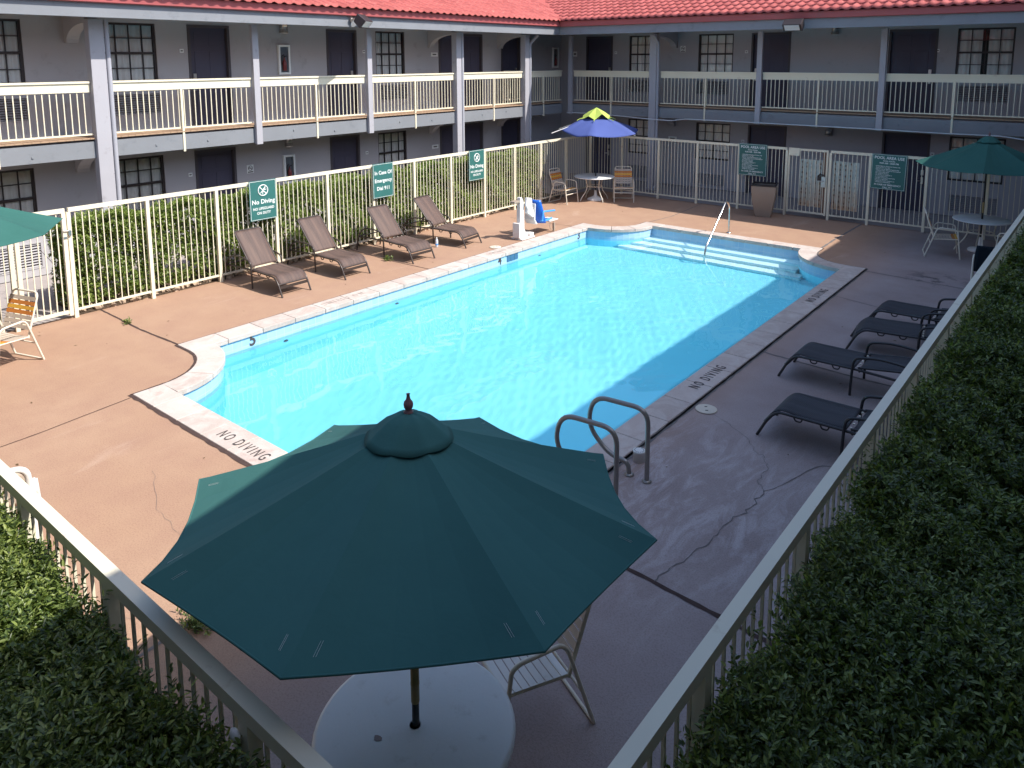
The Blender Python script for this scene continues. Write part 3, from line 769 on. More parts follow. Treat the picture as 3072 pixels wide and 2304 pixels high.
# ------------------------------------------------------------------ fences
FH = 1.83
def panel(mb, p, q, top=True, zt=FH, zb=.13, pitch=.106, pr=.0068, tw=.062):
    p = Vector((*p,0)); q = Vector((*q,0)); d = q-p; L = d.length
    if top: mb.bar(p+Vector((0,0,zt-.032)), q+Vector((0,0,zt-.032)), tw, .064)
    mb.bar(p+Vector((0,0,zb)), q+Vector((0,0,zb)), .034, .034)
    n = max(2, round(L/pitch))
    for i in range(1,n):
        a = p+d*(i/n); mb.box((a.x-pr,a.y-pr,zb+.017),(a.x+pr,a.y+pr,zt-.065))
def post(mb, x, y, zt=FH-.065, w=.03):
    mb.box((x-w,y-w,-.01),(x+w,y+w,zt))
def fence(label, runs, posts, zt=FH):
    t = thing('pool_fence',label,'fence',(0,0,0))
    for p,q in runs:
        b = MB(); panel(b,p,q); b.build('fence_panel',M['cream'],t)
    for x,y in posts:
        b = MB(); post(b,x,y); b.build('post',M['cream'],t)
    return t
XF = -13.18
yl = [4.78,6.05,7.34,8.60,9.87,11.13,12.40,13.66,14.94,16.20,17.40,18.70]
cor = (-13.30,20.23)
pts = [(XF,y) for y in yl]+[cor]
fl = fence('long sunlit cream metal fence in front of the hedge, hung with three green signs', list(zip(pts[:-1],pts[1:])), pts)
# gate at the near end of the long fence
b = MB()
gy0, gy1 = 4.02, 4.70
b.bar((XF,gy0-.03,FH-.035),(XF,gy1+.03,FH-.035),.05,.07); b.bar((XF,gy0,.12),(XF,gy1,.12),.045,.05)
b.box((XF-.03,gy1-.025,.06),(XF+.03,gy1+.035,FH-.07)); b.box((XF-.03,gy0-.03,.06),(XF+.03,gy0+.03,FH-.07))
for i in range(1,7): y = gy0+(gy1-gy0)*i/7; b.box((XF-.008,y-.008,.14),(XF+.008,y+.008,FH-.07))
gt = b.build('gate',M['cream'],fl)
b = MB(); b.tube([(XF+.045,gy1-.02,1.47),(XF+.05,gy1+.10,1.46)],.010,6); b.box((XF+.031,gy1+.05,1.38),(XF+.06,gy1+.09,1.47)); b.box((XF+.031,gy1-.02,1.33),(XF+.034,gy1+.03,1.37))
b.build('latch',M['steel'],gt)
# stub of fence beyond the gate
b = MB(); panel(b,(XF,2.6),(XF,3.93)); b.build('fence_panel',M['cream'],fl)
for y in (3.93,2.6): b = MB(); post(b,XF,y); b.build('post',M['cream'],fl)

YF = 20.23
xb = [-12.14,-10.87,-9.62,-8.37,-7.04,-5.91,-4.95,-3.67,-2.4,-1.13]
pts = [cor]+[(x,YF) for x in xb]
runs = [r for r in zip(pts[:-1],pts[1:]) if not (r[0][0] > -7.1 and r[1][0] < -5.9)]
fb = fence('shaded cream fence along the far deck edge, with a gate and two rule signs', runs, pts[1:])
b = MB(); x0,x1 = -6.99,-5.97
b.bar((x0,YF,FH-.03),(x1,YF,FH-.03),.045,.05); b.bar((x0,YF,.14),(x1,YF,.14),.045,.045)
for x in (x0+.015,x1-.02): b.box((x-.022,YF-.022,.10),(x+.022,YF+.022,FH-.055))
for i in range(1,10): x = x0+(x1-x0)*i/10; b.box((x-.008,YF-.008,.16),(x+.008,YF+.008,FH-.05))
g2 = b.build('gate',M['cream'],fb)
b = MB(); b.box((x0+.01,YF-.035,FH-.20),(x0+.29,YF-.024,FH+.005)); b.build('hinge_plate',M['cream'],g2)
def rustpanel(a,c,z0,z1,par):
    b = MB(); n = 12; m = 10
    vs = []; fs = []
    for j in range(m+1):
        for i in range(n+1):
            vs.append((a+(c-a)*i/n+rnd(-.006,.006), YF+.018+.012*math.sin(i*2.1)+rnd(-.003,.003), z0+(z1-z0)*j/m+rnd(-.008,.008)))
    for j in range(m):
        for i in range(n): q=j*(n+1)+i; fs.append((q,q+1,q+n+2,q+n+1))
    b.add(vs,fs); 
    o = b.build('mesh_panel',M['rustmesh'],par,recalc=False,solid=.004)
    b = MB()
    for k in range(5):
        x = a+(c-a)*(k+.5)/5
        for j in range(9):
            z = z0+(z1-z0)*(j+.5+rnd(-.2,.2))/9; b.box((x-.012,YF+.0,z-.03),(x+.006+rnd(0,.008),YF+.009,z+.02))
        b.tube([(x-.002,YF-.002,z0+.02),(x+.003,YF-.002,(z0+z1)/2),(x,YF-.002,z1-.02)],.004,5)
    b.build('rust_tie',M['rustbrown'],o)
rustpanel(-6.68,-6.09,.30,1.55,g2); rustpanel(-5.85,-5.21,.30,1.56,fb)
b = MB(); b.box((-6.10,YF-.004,.12),(-6.02,YF+.012,FH-.06)); b.build('lock_plate',M['rustbrown'],g2)
b = MB(); b.box((-6.10,YF-.06,.86),(-6.0,YF-.005,1.13)); b.tube([(-6.05,YF-.06,1.02),(-6.05,YF-.11,1.02),(-6.17,YF-.11,1.02)],.011,6); b.build('lock',mat('lock_grey',(.55,.60,.58),.4,.5,metal=.3),g2)
b = MB(); b.box((-6.21,YF-.045,1.02),(-6.11,YF-.006,1.14)); b.tube([(-6.2,YF-.03,1.14),(-6.15,YF-.03,1.19),(-6.03,YF-.03,1.16)],.016,6); b.build('lock_box',M['frame'],g2)

XR = -1.145
yr = [1.33,2.60,3.80,5.12,6.40,7.67,8.94,10.2,11.5,12.75,14.0,15.3,16.6,17.9,19.1]
pts = [(XR,y) for y in yr]+[(XR,YF-.07)]
fr_ = fence('shaded cream fence in front of the dark hedge, behind the charcoal loungers', list(zip(pts[:-1],pts[1:])), pts[:-1])
yn = 1.325
xn = [-2.36,-3.53,-4.62,-5.85,-7.1,-8.4]
pts = [(XR-.04,yn)]+[(x,yn) for x in xn]
fn_ = fence('cream fence half in sun beside the big umbrella table, in front of the sunlit hedge', list(zip(pts[:-1],pts[1:])), pts[1:])
b = MB(); b.lathe([(0,0),(.025,.002),(.032,.012),(.02,.022),(0,.024)],12,(0,0,0),0,True,Matrix.Translation((-2.39,yn-.035,1.70)) @ Matrix.Rotation(R(90),4,'X')); b.build('bolt_cap',M['white'],fn_)

# ------------------------------------------------------------------ hedges
def unit(a): return a/np.maximum(1e-9,np.linalg.norm(a,axis=1,keepdims=True))
def leaves_mesh(name, root, dirs, slen, K, L, W_, m, parent):
    """Sprigs at root growing along dirs, each bearing K small folded leaves."""
    n = len(root)
    t = np.linspace(.12,1.0,K)[None,:,None]
    P = root[:,None,:]+dirs[:,None,:]*slen[:,None,None]*t
    rv = unit(rng.normal(size=(n*K,3)))
    D = np.repeat(dirs,K,0)
    side = unit(np.cross(D,rv))
    a = unit(D*rng.uniform(.25,.9,(n*K,1))+side+np.array([0,0,.12]))
    upv = unit(D*.5+np.array([0,0,1.05])+rng.normal(size=(n*K,3))*.35)
    bb = unit(np.cross(a,upv)); nn = np.cross(bb,a)
    l = (L*rng.uniform(.65,1.25,(n*K,1))); w = W_*rng.uniform(.7,1.2,(n*K,1))
    p = P.reshape(-1,3)
    v = np.stack([p, p+a*l*.28+bb*w*.42+nn*w*.16, p+a*l*.66+bb*w*.38+nn*w*.12-nn*l*.03, p+a*l-nn*l*.10, p+a*l*.66-bb*w*.38+nn*w*.12-nn*l*.03, p+a*l*.28-bb*w*.42+nn*w*.16],1).reshape(-1,3)
    N = n*K; base = (np.arange(N)*6)[:,None]
    f = np.concatenate([base+np.array([[0,1,2,3]]), base+np.array([[0,3,4,5]])],1).reshape(-1)
    me = bpy.data.meshes.new(name)
    me.vertices.add(N*6); me.vertices.foreach_set('co', v.ravel().astype(np.float32))
    me.loops.add(N*8); me.loops.foreach_set('vertex_index', f.astype(np.int32))
    me.polygons.add(N*2); me.polygons.foreach_set('loop_start', (np.arange(N*2)*4).astype(np.int32))
    me.update(calc_edges=True); me.materials.append(m)
    o = bpy.data.objects.new(name, me); col.objects.link(o); o.parent = parent
    return o
def lump(x,y,s=1.0): return .035*np.sin(x*2.7*s+1.3)*np.cos(y*2.1*s)+.03*np.sin(y*3.9*s+x*1.7)+.02*np.sin(x*7.1+y*5.3)
def hedge_faces(x0,x1,y0,y1,z0,z1,which,n,rag=.05,depth=.16):
    """n sprig roots over the chosen faces of a clipped hedge block, jittered inwards."""
    dims = {'t':(x1-x0)*(y1-y0),'x-':(y1-y0)*(z1-z0),'x+':(y1-y0)*(z1-z0),'y-':(x1-x0)*(z1-z0),'y+':(x1-x0)*(z1-z0)}
    tot = sum(dims[k]*w for k,w in which.items()); P = []; Dn = []
    for k,w in which.items():
        m = int(n*dims[k]*w/tot); u = rng.random((m,3)); dpt = np.minimum(rng.exponential(depth*.45,m),depth*2)
        p = np.stack([x0+(x1-x0)*u[:,0], y0+(y1-y0)*u[:,1], z0+(z1-z0)*u[:,2]],1); d = np.zeros((m,3))
        if k == 't': p[:,2] = z1-dpt; d[:,2] = 1
        if k == 'x-': p[:,0] = x0+dpt; d[:,0] = -1
        if k == 'x+': p[:,0] = x1-dpt; d[:,0] = 1
        if k == 'y-': p[:,1] = y0+dpt; d[:,1] = -1
        if k == 'y+': p[:,1] = y1-dpt; d[:,1] = 1
        lp = lump(p[:,0]+p[:,1]*.6,p[:,1]+p[:,2]*1.7)+.5*lump(p[:,0]*3.1+1,p[:,1]*2.7+p[:,2]*3)
        p += d*lp[:,None]*1.25
        P.append(p); Dn.append(d)
    P = np.concatenate(P); Dn = np.concatenate(Dn)
    # round the shoulders
    D = unit(Dn*.75+np.array([0,0,.35])+rng.normal(size=P.shape)*.55)
    return P, D
def stems(x0,x1,y0,y1,z1,n,t,spread=.12):
    b = MB()
    for i in range(n):
        x = rnd(x0,x1); y = rnd(y0,y1)
        p = [(x,y,-.02)]
        for k in range(1,5): p.append((x+rnd(-spread,spread)*k*.5, y+rnd(-spread,spread)*k*.5, z1*k/4.4))
        b.tube(p,[.014,.012,.010,.007,.004],5)
        for k in range(3):
            q = Vector(p[rnd(0,1)<.5 and 2 or 3]); b.tube([q,q+Vector((rnd(-.2,.2),rnd(-.2,.2),rnd(.1,.3))),q+Vector((rnd(-.35,.35),rnd(-.35,.35),rnd(.25,.5)))],[.006,.005,.003],4)
    return b.build('branches',M['twig'],t,recalc=False)
# long hedge behind the sunlit fence
t = thing('hedge','long clipped green hedge in full sun between the cream fence and the motel wall','hedge',(0,0,0))
P,D = hedge_faces(-14.18,-13.36,4.86,17.75,.12,1.45,{'t':1.0,'x+':1.0,'y-':.9,'y+':.5},30000,depth=.24)
keep = (rng.random(len(P)) < np.clip(.45+P[:,2]*.7,0,1))
hole = np.sin(P[:,1]*2.9+1)*np.sin(P[:,1]*1.13)+np.cos(P[:,2]*5+P[:,1]*1.7)*.5
keep &= ~((hole > .95) & (P[:,2] < 1.15) & (P[:,2] > .35) & (rng.random(len(P)) < .8))
P,D = P[keep],D[keep]
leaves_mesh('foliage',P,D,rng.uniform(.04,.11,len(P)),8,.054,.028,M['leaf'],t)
stems(-13.95,-13.5,4.9,17.7,1.3,95,t)
t = thing('shrub','small loose green shrub beyond the cream gate, beside the motel vent','shrub',(0,0,0))
P,D = hedge_faces(-14.1,-13.40,2.4,3.55,.15,1.30,{'t':1.0,'x+':1.0,'y+':1.0},1500,depth=.25)
leaves_mesh('foliage',P,D,rng.uniform(.06,.18,len(P)),8,.058,.030,M['leaf'],t); stems(-13.9,-13.5,2.4,3.9,1.2,14,t)
# hedge against the near wing, beside the viewer
def near_hedge(label, box, which, n, L, split=None):
    t = thing('hedge',label,'hedge',(0,0,0))
    parts = []
    for (bx_,wh,nn,LL) in split:
        P,D = hedge_faces(*bx_,wh,nn,depth=.15); parts.append((P,D,LL))
    return t, parts
t = thing('hedge','dark shaded hedge between the cream fence and the near wing, in front of no lamps','hedge',(0,0,0))
t['label'] = 'broad dark hedge in deep shade, growing through the fence behind the charcoal loungers'
for bx_,wh,n,L,W_ in (((-1.06,.12,.3,4.6,.3,1.60),{'t':1.0,'x-':.75},27000,.034,.0145),
                   ((-1.06,.12,4.6,9.0,.3,1.60),{'t':1.0,'x-':.7},17000,.042,.018),
                   ((-1.06,.12,9.0,17.5,.3,1.58),{'t':1.0,'x-':.7},13000,.054,.024)):
    P,D = hedge_faces(*bx_,wh,n,depth=.22)
    # a hollow where the clipping dips
    dip = np.exp(-(((P[:,0]+.1)/.35)**2+((P[:,1]-6.4)/.8)**2)); P[:,2] -= .32*dip
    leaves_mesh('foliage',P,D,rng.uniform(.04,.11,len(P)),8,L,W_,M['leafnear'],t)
n = 520; P = np.stack([rng.uniform(-1.10,-.98,n),rng.uniform(1.4,14,n),rng.uniform(1.35,1.6,n)],1)
D = unit(np.stack([-rng.uniform(.0,.35,n),rng.normal(size=n)*.5,rng.uniform(.3,1,n)],1))
leaves_mesh('foliage',P,D,rng.uniform(.10,.20,n),9,.036,.015,M['leafnear'],t)
stems(-.95,-.1,.5,16,1.35,120,t,.2)
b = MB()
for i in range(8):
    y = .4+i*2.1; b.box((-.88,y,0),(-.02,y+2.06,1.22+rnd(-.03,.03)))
b.build('dark_core',M['twig'],t)  # solid dark blocks stand in for the shade inside the hedge
t = thing('hedge','leafy hedge half in bright sun, growing against the cream fence by the umbrella table','hedge',(0,0,0))
for bx_,wh,n,L,W_ in (((-4.3,-1.25,.15,1.24,.3,1.62),{'t':1.0,'y+':.7},24000,.034,.0145),
                   ((-8.2,-4.3,.15,1.24,.3,1.62),{'t':1.0,'y+':.7},19000,.038,.017)):
    P,D = hedge_faces(*bx_,wh,n,depth=.20)
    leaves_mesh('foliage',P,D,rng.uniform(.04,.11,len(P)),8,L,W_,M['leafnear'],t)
n = 330; P = np.stack([rng.uniform(-7,-1.4,n),rng.uniform(1.12,1.26,n),rng.uniform(1.40,1.64,n)],1)
D = unit(np.stack([rng.normal(size=n)*.5,rng.uniform(-.2,.3,n),rng.uniform(.3,1,n)],1))
leaves_mesh('foliage',P,D,rng.uniform(.10,.20,n),10,.036,.015,M['leafnear'],t)
stems(-8,-1.4,.4,1.1,1.35,60,t,.2)
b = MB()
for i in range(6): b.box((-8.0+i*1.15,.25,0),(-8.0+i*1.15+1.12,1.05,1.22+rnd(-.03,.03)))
b.build('dark_core',M['twig'],t)  # dark fill colours in the shadowed inside of this hedge
# stony bed under the long hedge and soil under the near ones
b = MB(); b.add([(-14.25,4.85,-.008),(-13.3,4.85,-.008),(-13.3,18.9,-.008),(-14.25,18.9,-.008)],[(0,1,2,3)])
b.add([(-1.02,.1,-.008),(.2,.1,-.008),(.2,18,-.008),(-1.02,18,-.008)],[(0,1,2,3)]); b.add([(-8.4,.05,-.008),(-1.1,.05,-.008),(-1.1,1.22,-.008),(-8.4,1.22,-.008)],[(0,1,2,3)])
struct(b.build('soil_bed',M['soil'],recalc=False))
bm0 = bmesh.new(); bmesh.ops.create_icosphere(bm0,subdivisions=1,radius=1); iv = [v.co.copy() for v in bm0.verts]; ifs = [tuple(v.index for v in f.verts) for f in bm0.faces]; bm0.free()
b = MB()
for i in range(620):
    x = rnd(-13.9,-13.27); y = rnd(4.9,18.3); s = rnd(.025,.075)*(1.25 if x>-13.5 else .9)
    Mx = Matrix.Translation((x,y,s*.25)) @ Matrix.Rotation(rnd(0,6),4,'Z') @ Matrix.Diagonal((s*rnd(.8,1.4),s*rnd(.7,1.1),s*rnd(.5,.8),1))
    b.add([v*rnd(.82,1.15) for v in iv], ifs, 0, False, Mx)
o = b.build('bed_stones',M['rock'],recalc=False); o['kind'] = 'stuff'
# weeds in the joints
def weed(label,x,y,n,L,s,h=.1,name='weed'):
    t = thing(name,label,'weed',(x,y,0))
    P = np.stack([rng.normal(size=n)*s,rng.normal(size=n)*s*.6,np.abs(rng.normal(size=n))*.01],1)
    D = unit(np.stack([rng.normal(size=n)*.6,rng.normal(size=n)*.6,np.ones(n)],1))
    leaves_mesh('leaves',P,D,rng.uniform(h*.4,h,n),6,L,L*.42,M['leafnear'],t)
weed('tuft of weeds in a deck joint at the shaded edge beside the big umbrella',-5.07,2.47,60,.035,.09,.10)
weed('small green weed in the joint behind the third brown lounger',-11.86,10.36,14,.06,.04,.12)
weed('small weed in the deck joint before the cream gate',-12.2,5.17,10,.05,.05,.08)
# ------------------------------------------------------------------ furniture
def grid_sheet(fn, nu, nv, uv=None):
    V = []; F = []; U = []
    for j in range(nv+1):
        for i in range(nu+1): V.append(fn(i/nu,j/nv))
    for j in range(nv):
        for i in range(nu):
            a = j*(nu+1)+i; F.append((a,a+1,a+nu+2,a+nu+1))
            U += [(i/nu,j/nv),((i+1)/nu,j/nv),((i+1)/nu,(j+1)/nv),(i/nu,(j+1)/nv)]
    return V,F,U
def sheet(name, fn, nu, nv, m, parent, thick=.008, uvs=(1,1)):
    V,F,U = grid_sheet(fn,nu,nv)
    me = bpy.data.meshes.new(name); me.from_pydata(V,[],F); l = me.uv_layers.new(name='UVMap')
    l.data.foreach_set('uv',[c for u in U for c in (u[0]*uvs[0],u[1]*uvs[1])])
    me.polygons.foreach_set('use_smooth',[True]*len(F)); me.materials.append(m)
    o = bpy.data.objects.new(name,me); col.objects.link(o); o.parent = parent
    md = o.modifiers.new('solid','SOLIDIFY'); md.thickness = thick; md.offset = 0
    return o
def poly_at(P, t):
    L = [0]
    for p,q in zip(P[:-1],P[1:]): L.append(L[-1]+(Vector(q)-Vector(p)).length)
    s = t*L[-1]
    for i in range(len(P)-1):
        if s <= L[i+1]+1e-9: k = (s-L[i])/max(1e-9,L[i+1]-L[i]); return Vector(P[i]).lerp(Vector(P[i+1]),k)
    return Vector(P[-1])
def make_lounger(label, group, sling, tube, back):
    t = thing('sun_lounger',label,'lounger',(0,0,0),0,group)
    b = MB()
    for y in (-.30,.30):
        b.tube(fillet([(.92,y,0),(.80,y,.24),(.70,y,.335),(-.05,y,.345),(-.90,y,.31)],.12,5),.0165,8)
        for x in (.20,.48): b.tube(fillet([(x-.05,y*.97,.335),(x-.03,y*.97,.285),(x+.03,y*.97,.285),(x+.05,y*.97,.335)],.02,3),.009,6)
    b.tube([(.815,-.30,.215),(.815,.30,.215)],.016,8); b.bar((.845,-.295,.165),(.845,.295,.165),.012,.05)
    b.tube([(-.90,-.30,.31),(-.90,.30,.31)],.014,8); b.tube([(-.08,-.30,.325),(-.08,.30,.325)],.012,8)
    b.build('frame',tube,t)
    for s in (-1,1):
        y = .325*s; b = MB()
        b.tube(fillet([(.01,y,0),(.0,y,.34),(-.02,y,.500),(-.30,y,.555),(-.66,y,.53),(-.86,y,.36),(-.93,y,0)],.13,5),.0165,8)
        b.tube([(-.80,y*.95,.42),(-.60,y*.93,.36)],.008,6)
        b.build('armrest',tube,t)
    prof = fillet([(-.02,0,.352),(.35,0,.338),(.70,0,.352),(.80,0,.255),(.825,0,.20)],.12,6)
    prof = [(p.x,p.y,p.z) for p in prof]
    def seat(u,v):
        p = poly_at(prof,u); return (p.x,(v-.5)*.57,p.z+.006-.014*math.sin(math.pi*v)*math.sin(math.pi*min(1,u*1.25)))
    sheet('seat',seat,24,8,sling,t,.009,(1.0,.55))
    h0 = Vector((-.06,0,.365)); h1 = Vector(back)
    def bk(u,v):
        p = h0.lerp(h1,.03+.97*u); d = (h1-h0).normalized(); n = Vector((-d.z,0,d.x))
        q = p - n*(.016*math.sin(math.pi*v)*math.sin(math.pi*u)); return (q.x,(v-.5)*.555,q.z)
    o = sheet('backrest',bk,16,8,sling,t,.009,(.85,.55))
    b = MB(); hb = h1+(h1-h0).normalized()*.012
    b.tube(fillet([(h0.x,-.278,h0.z),(hb.x,-.278,hb.z),(hb.x,.278,hb.z),(h0.x,.278,h0.z)],.06,5),.0145,8)
    b.build('back_frame',tube,o)
    b = MB()
    for i in range(5): y = -.22+.11*i; b.box((-.055,y-.012,.345),(-.035,y+.012,.362))
    b.build('hinge_clip',M['offwhite'],o)
    return t
bl = make_lounger('brown woven lounger under the first no diving sign, beside the cream gate','brown woven sun loungers in the sun',M['wicker'],M['bronzetube'],(-.60,0,.97))
bl.location = (-12.32,7.79,0)
dup(bl,(-12.32,9.19,0),R(0),'brown woven lounger between the no diving sign and the emergency sign')
dup(bl,(-12.14,10.83,0),R(-2),'brown woven lounger directly in front of the emergency sign')
dup(bl,(-12.21,12.33,0),R(6.5),'brown woven lounger beyond the emergency sign, with a water bottle at its feet')
cl = make_lounger('charcoal lounger beside the round drain lid, lying flat','charcoal mesh loungers in the shade',M['charmesh'],M['chartube'],(-.80,0,.47))
cl.location = (-2.03,8.25,0); cl.rotation_euler = (0,0,R(180))
dup(cl,(-2.42,9.98,0),R(180),'charcoal lounger closest to the pool edge, second from the drain lid')
dup(cl,(-2.05,11.66,0),R(189),'charcoal lounger turned slightly, third from the drain lid')
dup(cl,(-2.05,12.6,0),R(180),'charcoal lounger last in the row, towards the dark-backed chair')

STR = [0,1,2,1,0,0,0]
def make_chair(label, group, backc=(0,1,2,1,0,0,0), seatc=(2,2,1,0,0,0,0,0)):
    t = thing('strap_chair',label,'chair',(0,0,0),0,group)
    b = MB()
    for y in (-.285,.285):
        b.tube(fillet([(.29,y,0),(.215,y,.60),(.16,y,.63),(-.12,y,.645),(-.17,y,.60),(-.37,y,0)],.09,5),.0145,8)
    b.tube([(-.365,-.285,.012),(-.365,.285,.012)],.0125,8); b.tube([(.255,-.285,.28),(.255,.285,.28)],.0125,8); b.tube([(-.27,-.285,.28),(-.27,.285,.28)],.011,8)
    for y in (-.25,.25): b.tube([(.24,y,.415),(-.20,y,.385)],.013,8)
    b.tube([(.245,-.285,.415),(.245,.285,.415)],.013,8)
    b.build('frame',M['offwhite'],t)
    straps = [M['stripbeige'],M['striporange'],M['stripyellow'],M['white']]
    h0, h1 = Vector((-.20,0,.40)), Vector((-.40,0,.97))
    b = MB(); b.tube(fillet([(h0.x-.0,-.25,h0.z-.03),(h1.x,-.25,h1.z),(h1.x,.25,h1.z),(h0.x,.25,h0.z-.03)],.085,6),.0145,8)
    bf = b.build('back_frame',M['offwhite'],t)
    b = MB(); d = (h1-h0).normalized(); n = Vector((d.z,0,-d.x))
    for i,c in enumerate(backc):
        z0 = .87-i*.108
        for k,dz in enumerate((0,)):
            a = h0+(h1-h0)*(z0-.085); e = h0+(h1-h0)*(z0+.005)
            vs = []; 
            for yy in (-.262,-.13,0,.13,.262):
                off = n*(.017-.012*(1-(yy/.262)**2))
                vs += [tuple(a+off+Vector((0,yy,0))), tuple(e+off+Vector((0,yy,0)))]
            b.add(vs,[(q*2,q*2+2,q*2+3,q*2+1) for q in range(4)],c)
    b.build('backrest',straps,t,recalc=False,solid=.004)
    b = MB()
    for i,c in enumerate(seatc):
        x1 = .235-i*.054; x0 = x1-.046
        vs = []
        for yy in (-.262,-.13,0,.13,.262):
            s = -.014*(1-(yy/.262)**2)+.016
            vs += [(x0,yy,.386+(x0+.2)*.068+s),(x1,yy,.386+(x1+.2)*.068+s)]
        b.add(vs,[(q*2,q*2+2,q*2+3,q*2+1) for q in range(4)],c)
    b.build('seat',straps,t,recalc=False,solid=.004)
    return t
cg = 'strap chairs with orange and yellow bands'
ch = make_chair('orange striped strap chair turned sideways in the far corner, left of the table under the blue umbrella',cg)
ch['label'] = 'orange striped strap chair seen from its side, next to the table under the blue umbrella'
ch.location = (-12.72,17.98,0)
dup(ch,(-11.50,19.28,0),R(-56),'orange striped strap chair facing the viewer, against the far fence beside the blue umbrella')
dup(ch,(-11.79,3.31,0),R(-72),'sunlit orange striped strap chair in front of the cream gate')
c2 = make_chair('white strap chair with worn orange back, beside the shaded table by the far gate',cg,(0,1,2,1,0,0,0),(2,1,0,0,0,0,0,0)); c2.location = (-2.86,18.10,0); c2.rotation_euler = (0,0,R(14))
dup(c2,(-1.60,18.32,0),R(165),'strap chair mostly hidden by the fence rail, past the shaded table')
c3 = make_chair('plain cream strap chair tucked against the big umbrella table',cg,(0,0,0,0,0,0,0),(3,3,3,3,3,3,3,3)); c3.location = (-2.73,3.42,0); c3.rotation_euler = (0,0,R(-114))
for c in list(c3.children): pass

def make_table(label, loc, r, thick=.022, legs=True, rz=0, topm='tabletop', round_edge=False, group='round pool tables'):
    t = thing('round_table',label,'table',loc,rz,group)
    b = MB()
    if round_edge: prof = [(.03,.725),(r-.03,.725),(r-.010,.718),(r,.700),(r-.002,.675),(r-.02,.668),(.03,.690),(.03,.725)]
    else: prof = [(.03,.725),(r-.008,.725),(r,.718),(r,.705),(r-.008,.698),(.03,.700),(.03,.725)]
    b.lathe(prof,56 if r>.5 else 40); b.build('tabletop',M[topm],t)
    for k in range(4):
        a = R(45+90*k); c,s = math.cos(a),math.sin(a); b = MB()
        pr = [(.30,.70),(.27,.55),(.24,.42),(.30,.26),(.44,.10),(.48,0)]
        b.tube(fillet([(x*c,x*s,z) for x,z in pr],.10,4),.0155,8); b.build('leg',M['offwhite'],t)
    b = MB(); b.tube([(.235*math.cos(2*math.pi*i/28),.235*math.sin(2*math.pi*i/28),.43) for i in range(28)],.011,6,0,True); b.build('leg_ring',M['offwhite'],t)
    return t
make_table('white round table under the broken blue umbrella in the far corner',(-12.25,18.85,0),.60,rz=R(20))
make_table('round table in the shade under the green umbrella by the far fence',(-2.30,18.92,0),.56,rz=R(60))
tt = make_table('big grey-white round table under the large green umbrella in front',(-2.645,2.412,0),.53,rz=R(10),round_edge=True)
b = MB(); pts = [(.5+.022*math.cos(a)*rnd(.7,1.2),.5+.020*math.sin(a)*rnd(.7,1.2)) for a in [2*math.pi*i/9 for i in range(9)]]
b.prism([(x-.62,y-.66) for x,y in pts],.7255,.7268); b.build('stain',mat('table_stain',(.33,.26,.25),.7,.2),tt)

def canopy_mesh(Rr, za, zt, n, rot, rsub=8, asub=5, sag=.03, scallop=.035, r0=.02, cv=.92, mod=None):
    V = []; F = []
    N = n*asub
    for j in range(rsub+1):
        q = r0+(1-r0)*j/rsub
        for i in range(N):
            k = i//asub; f = (i%asub)/asub
            a0 = rot+2*math.pi*k/n; a1 = rot+2*math.pi*(k+1)/n
            rk0 = Rr*q; rk1 = Rr*q
            x = (1-f)*math.cos(a0)*rk0+f*math.cos(a1)*rk1; y = (1-f)*math.sin(a0)*rk0+f*math.sin(a1)*rk1
            e = 4*f*(1-f)
            sc = 1-scallop*e*q; x *= sc; y *= sc
            z = zt+(za-zt)*(1-q**cv)-sag*e*q*(1-.55*q)
            p = (x,y,z)
            if mod: p = mod(p,q,k,f)
            V.append(p)
    for j in range(rsub):
        for i in range(N): F.append((j*N+i,j*N+(i+1)%N,(j+1)*N+(i+1)%N,(j+1)*N+i))
    return V,F
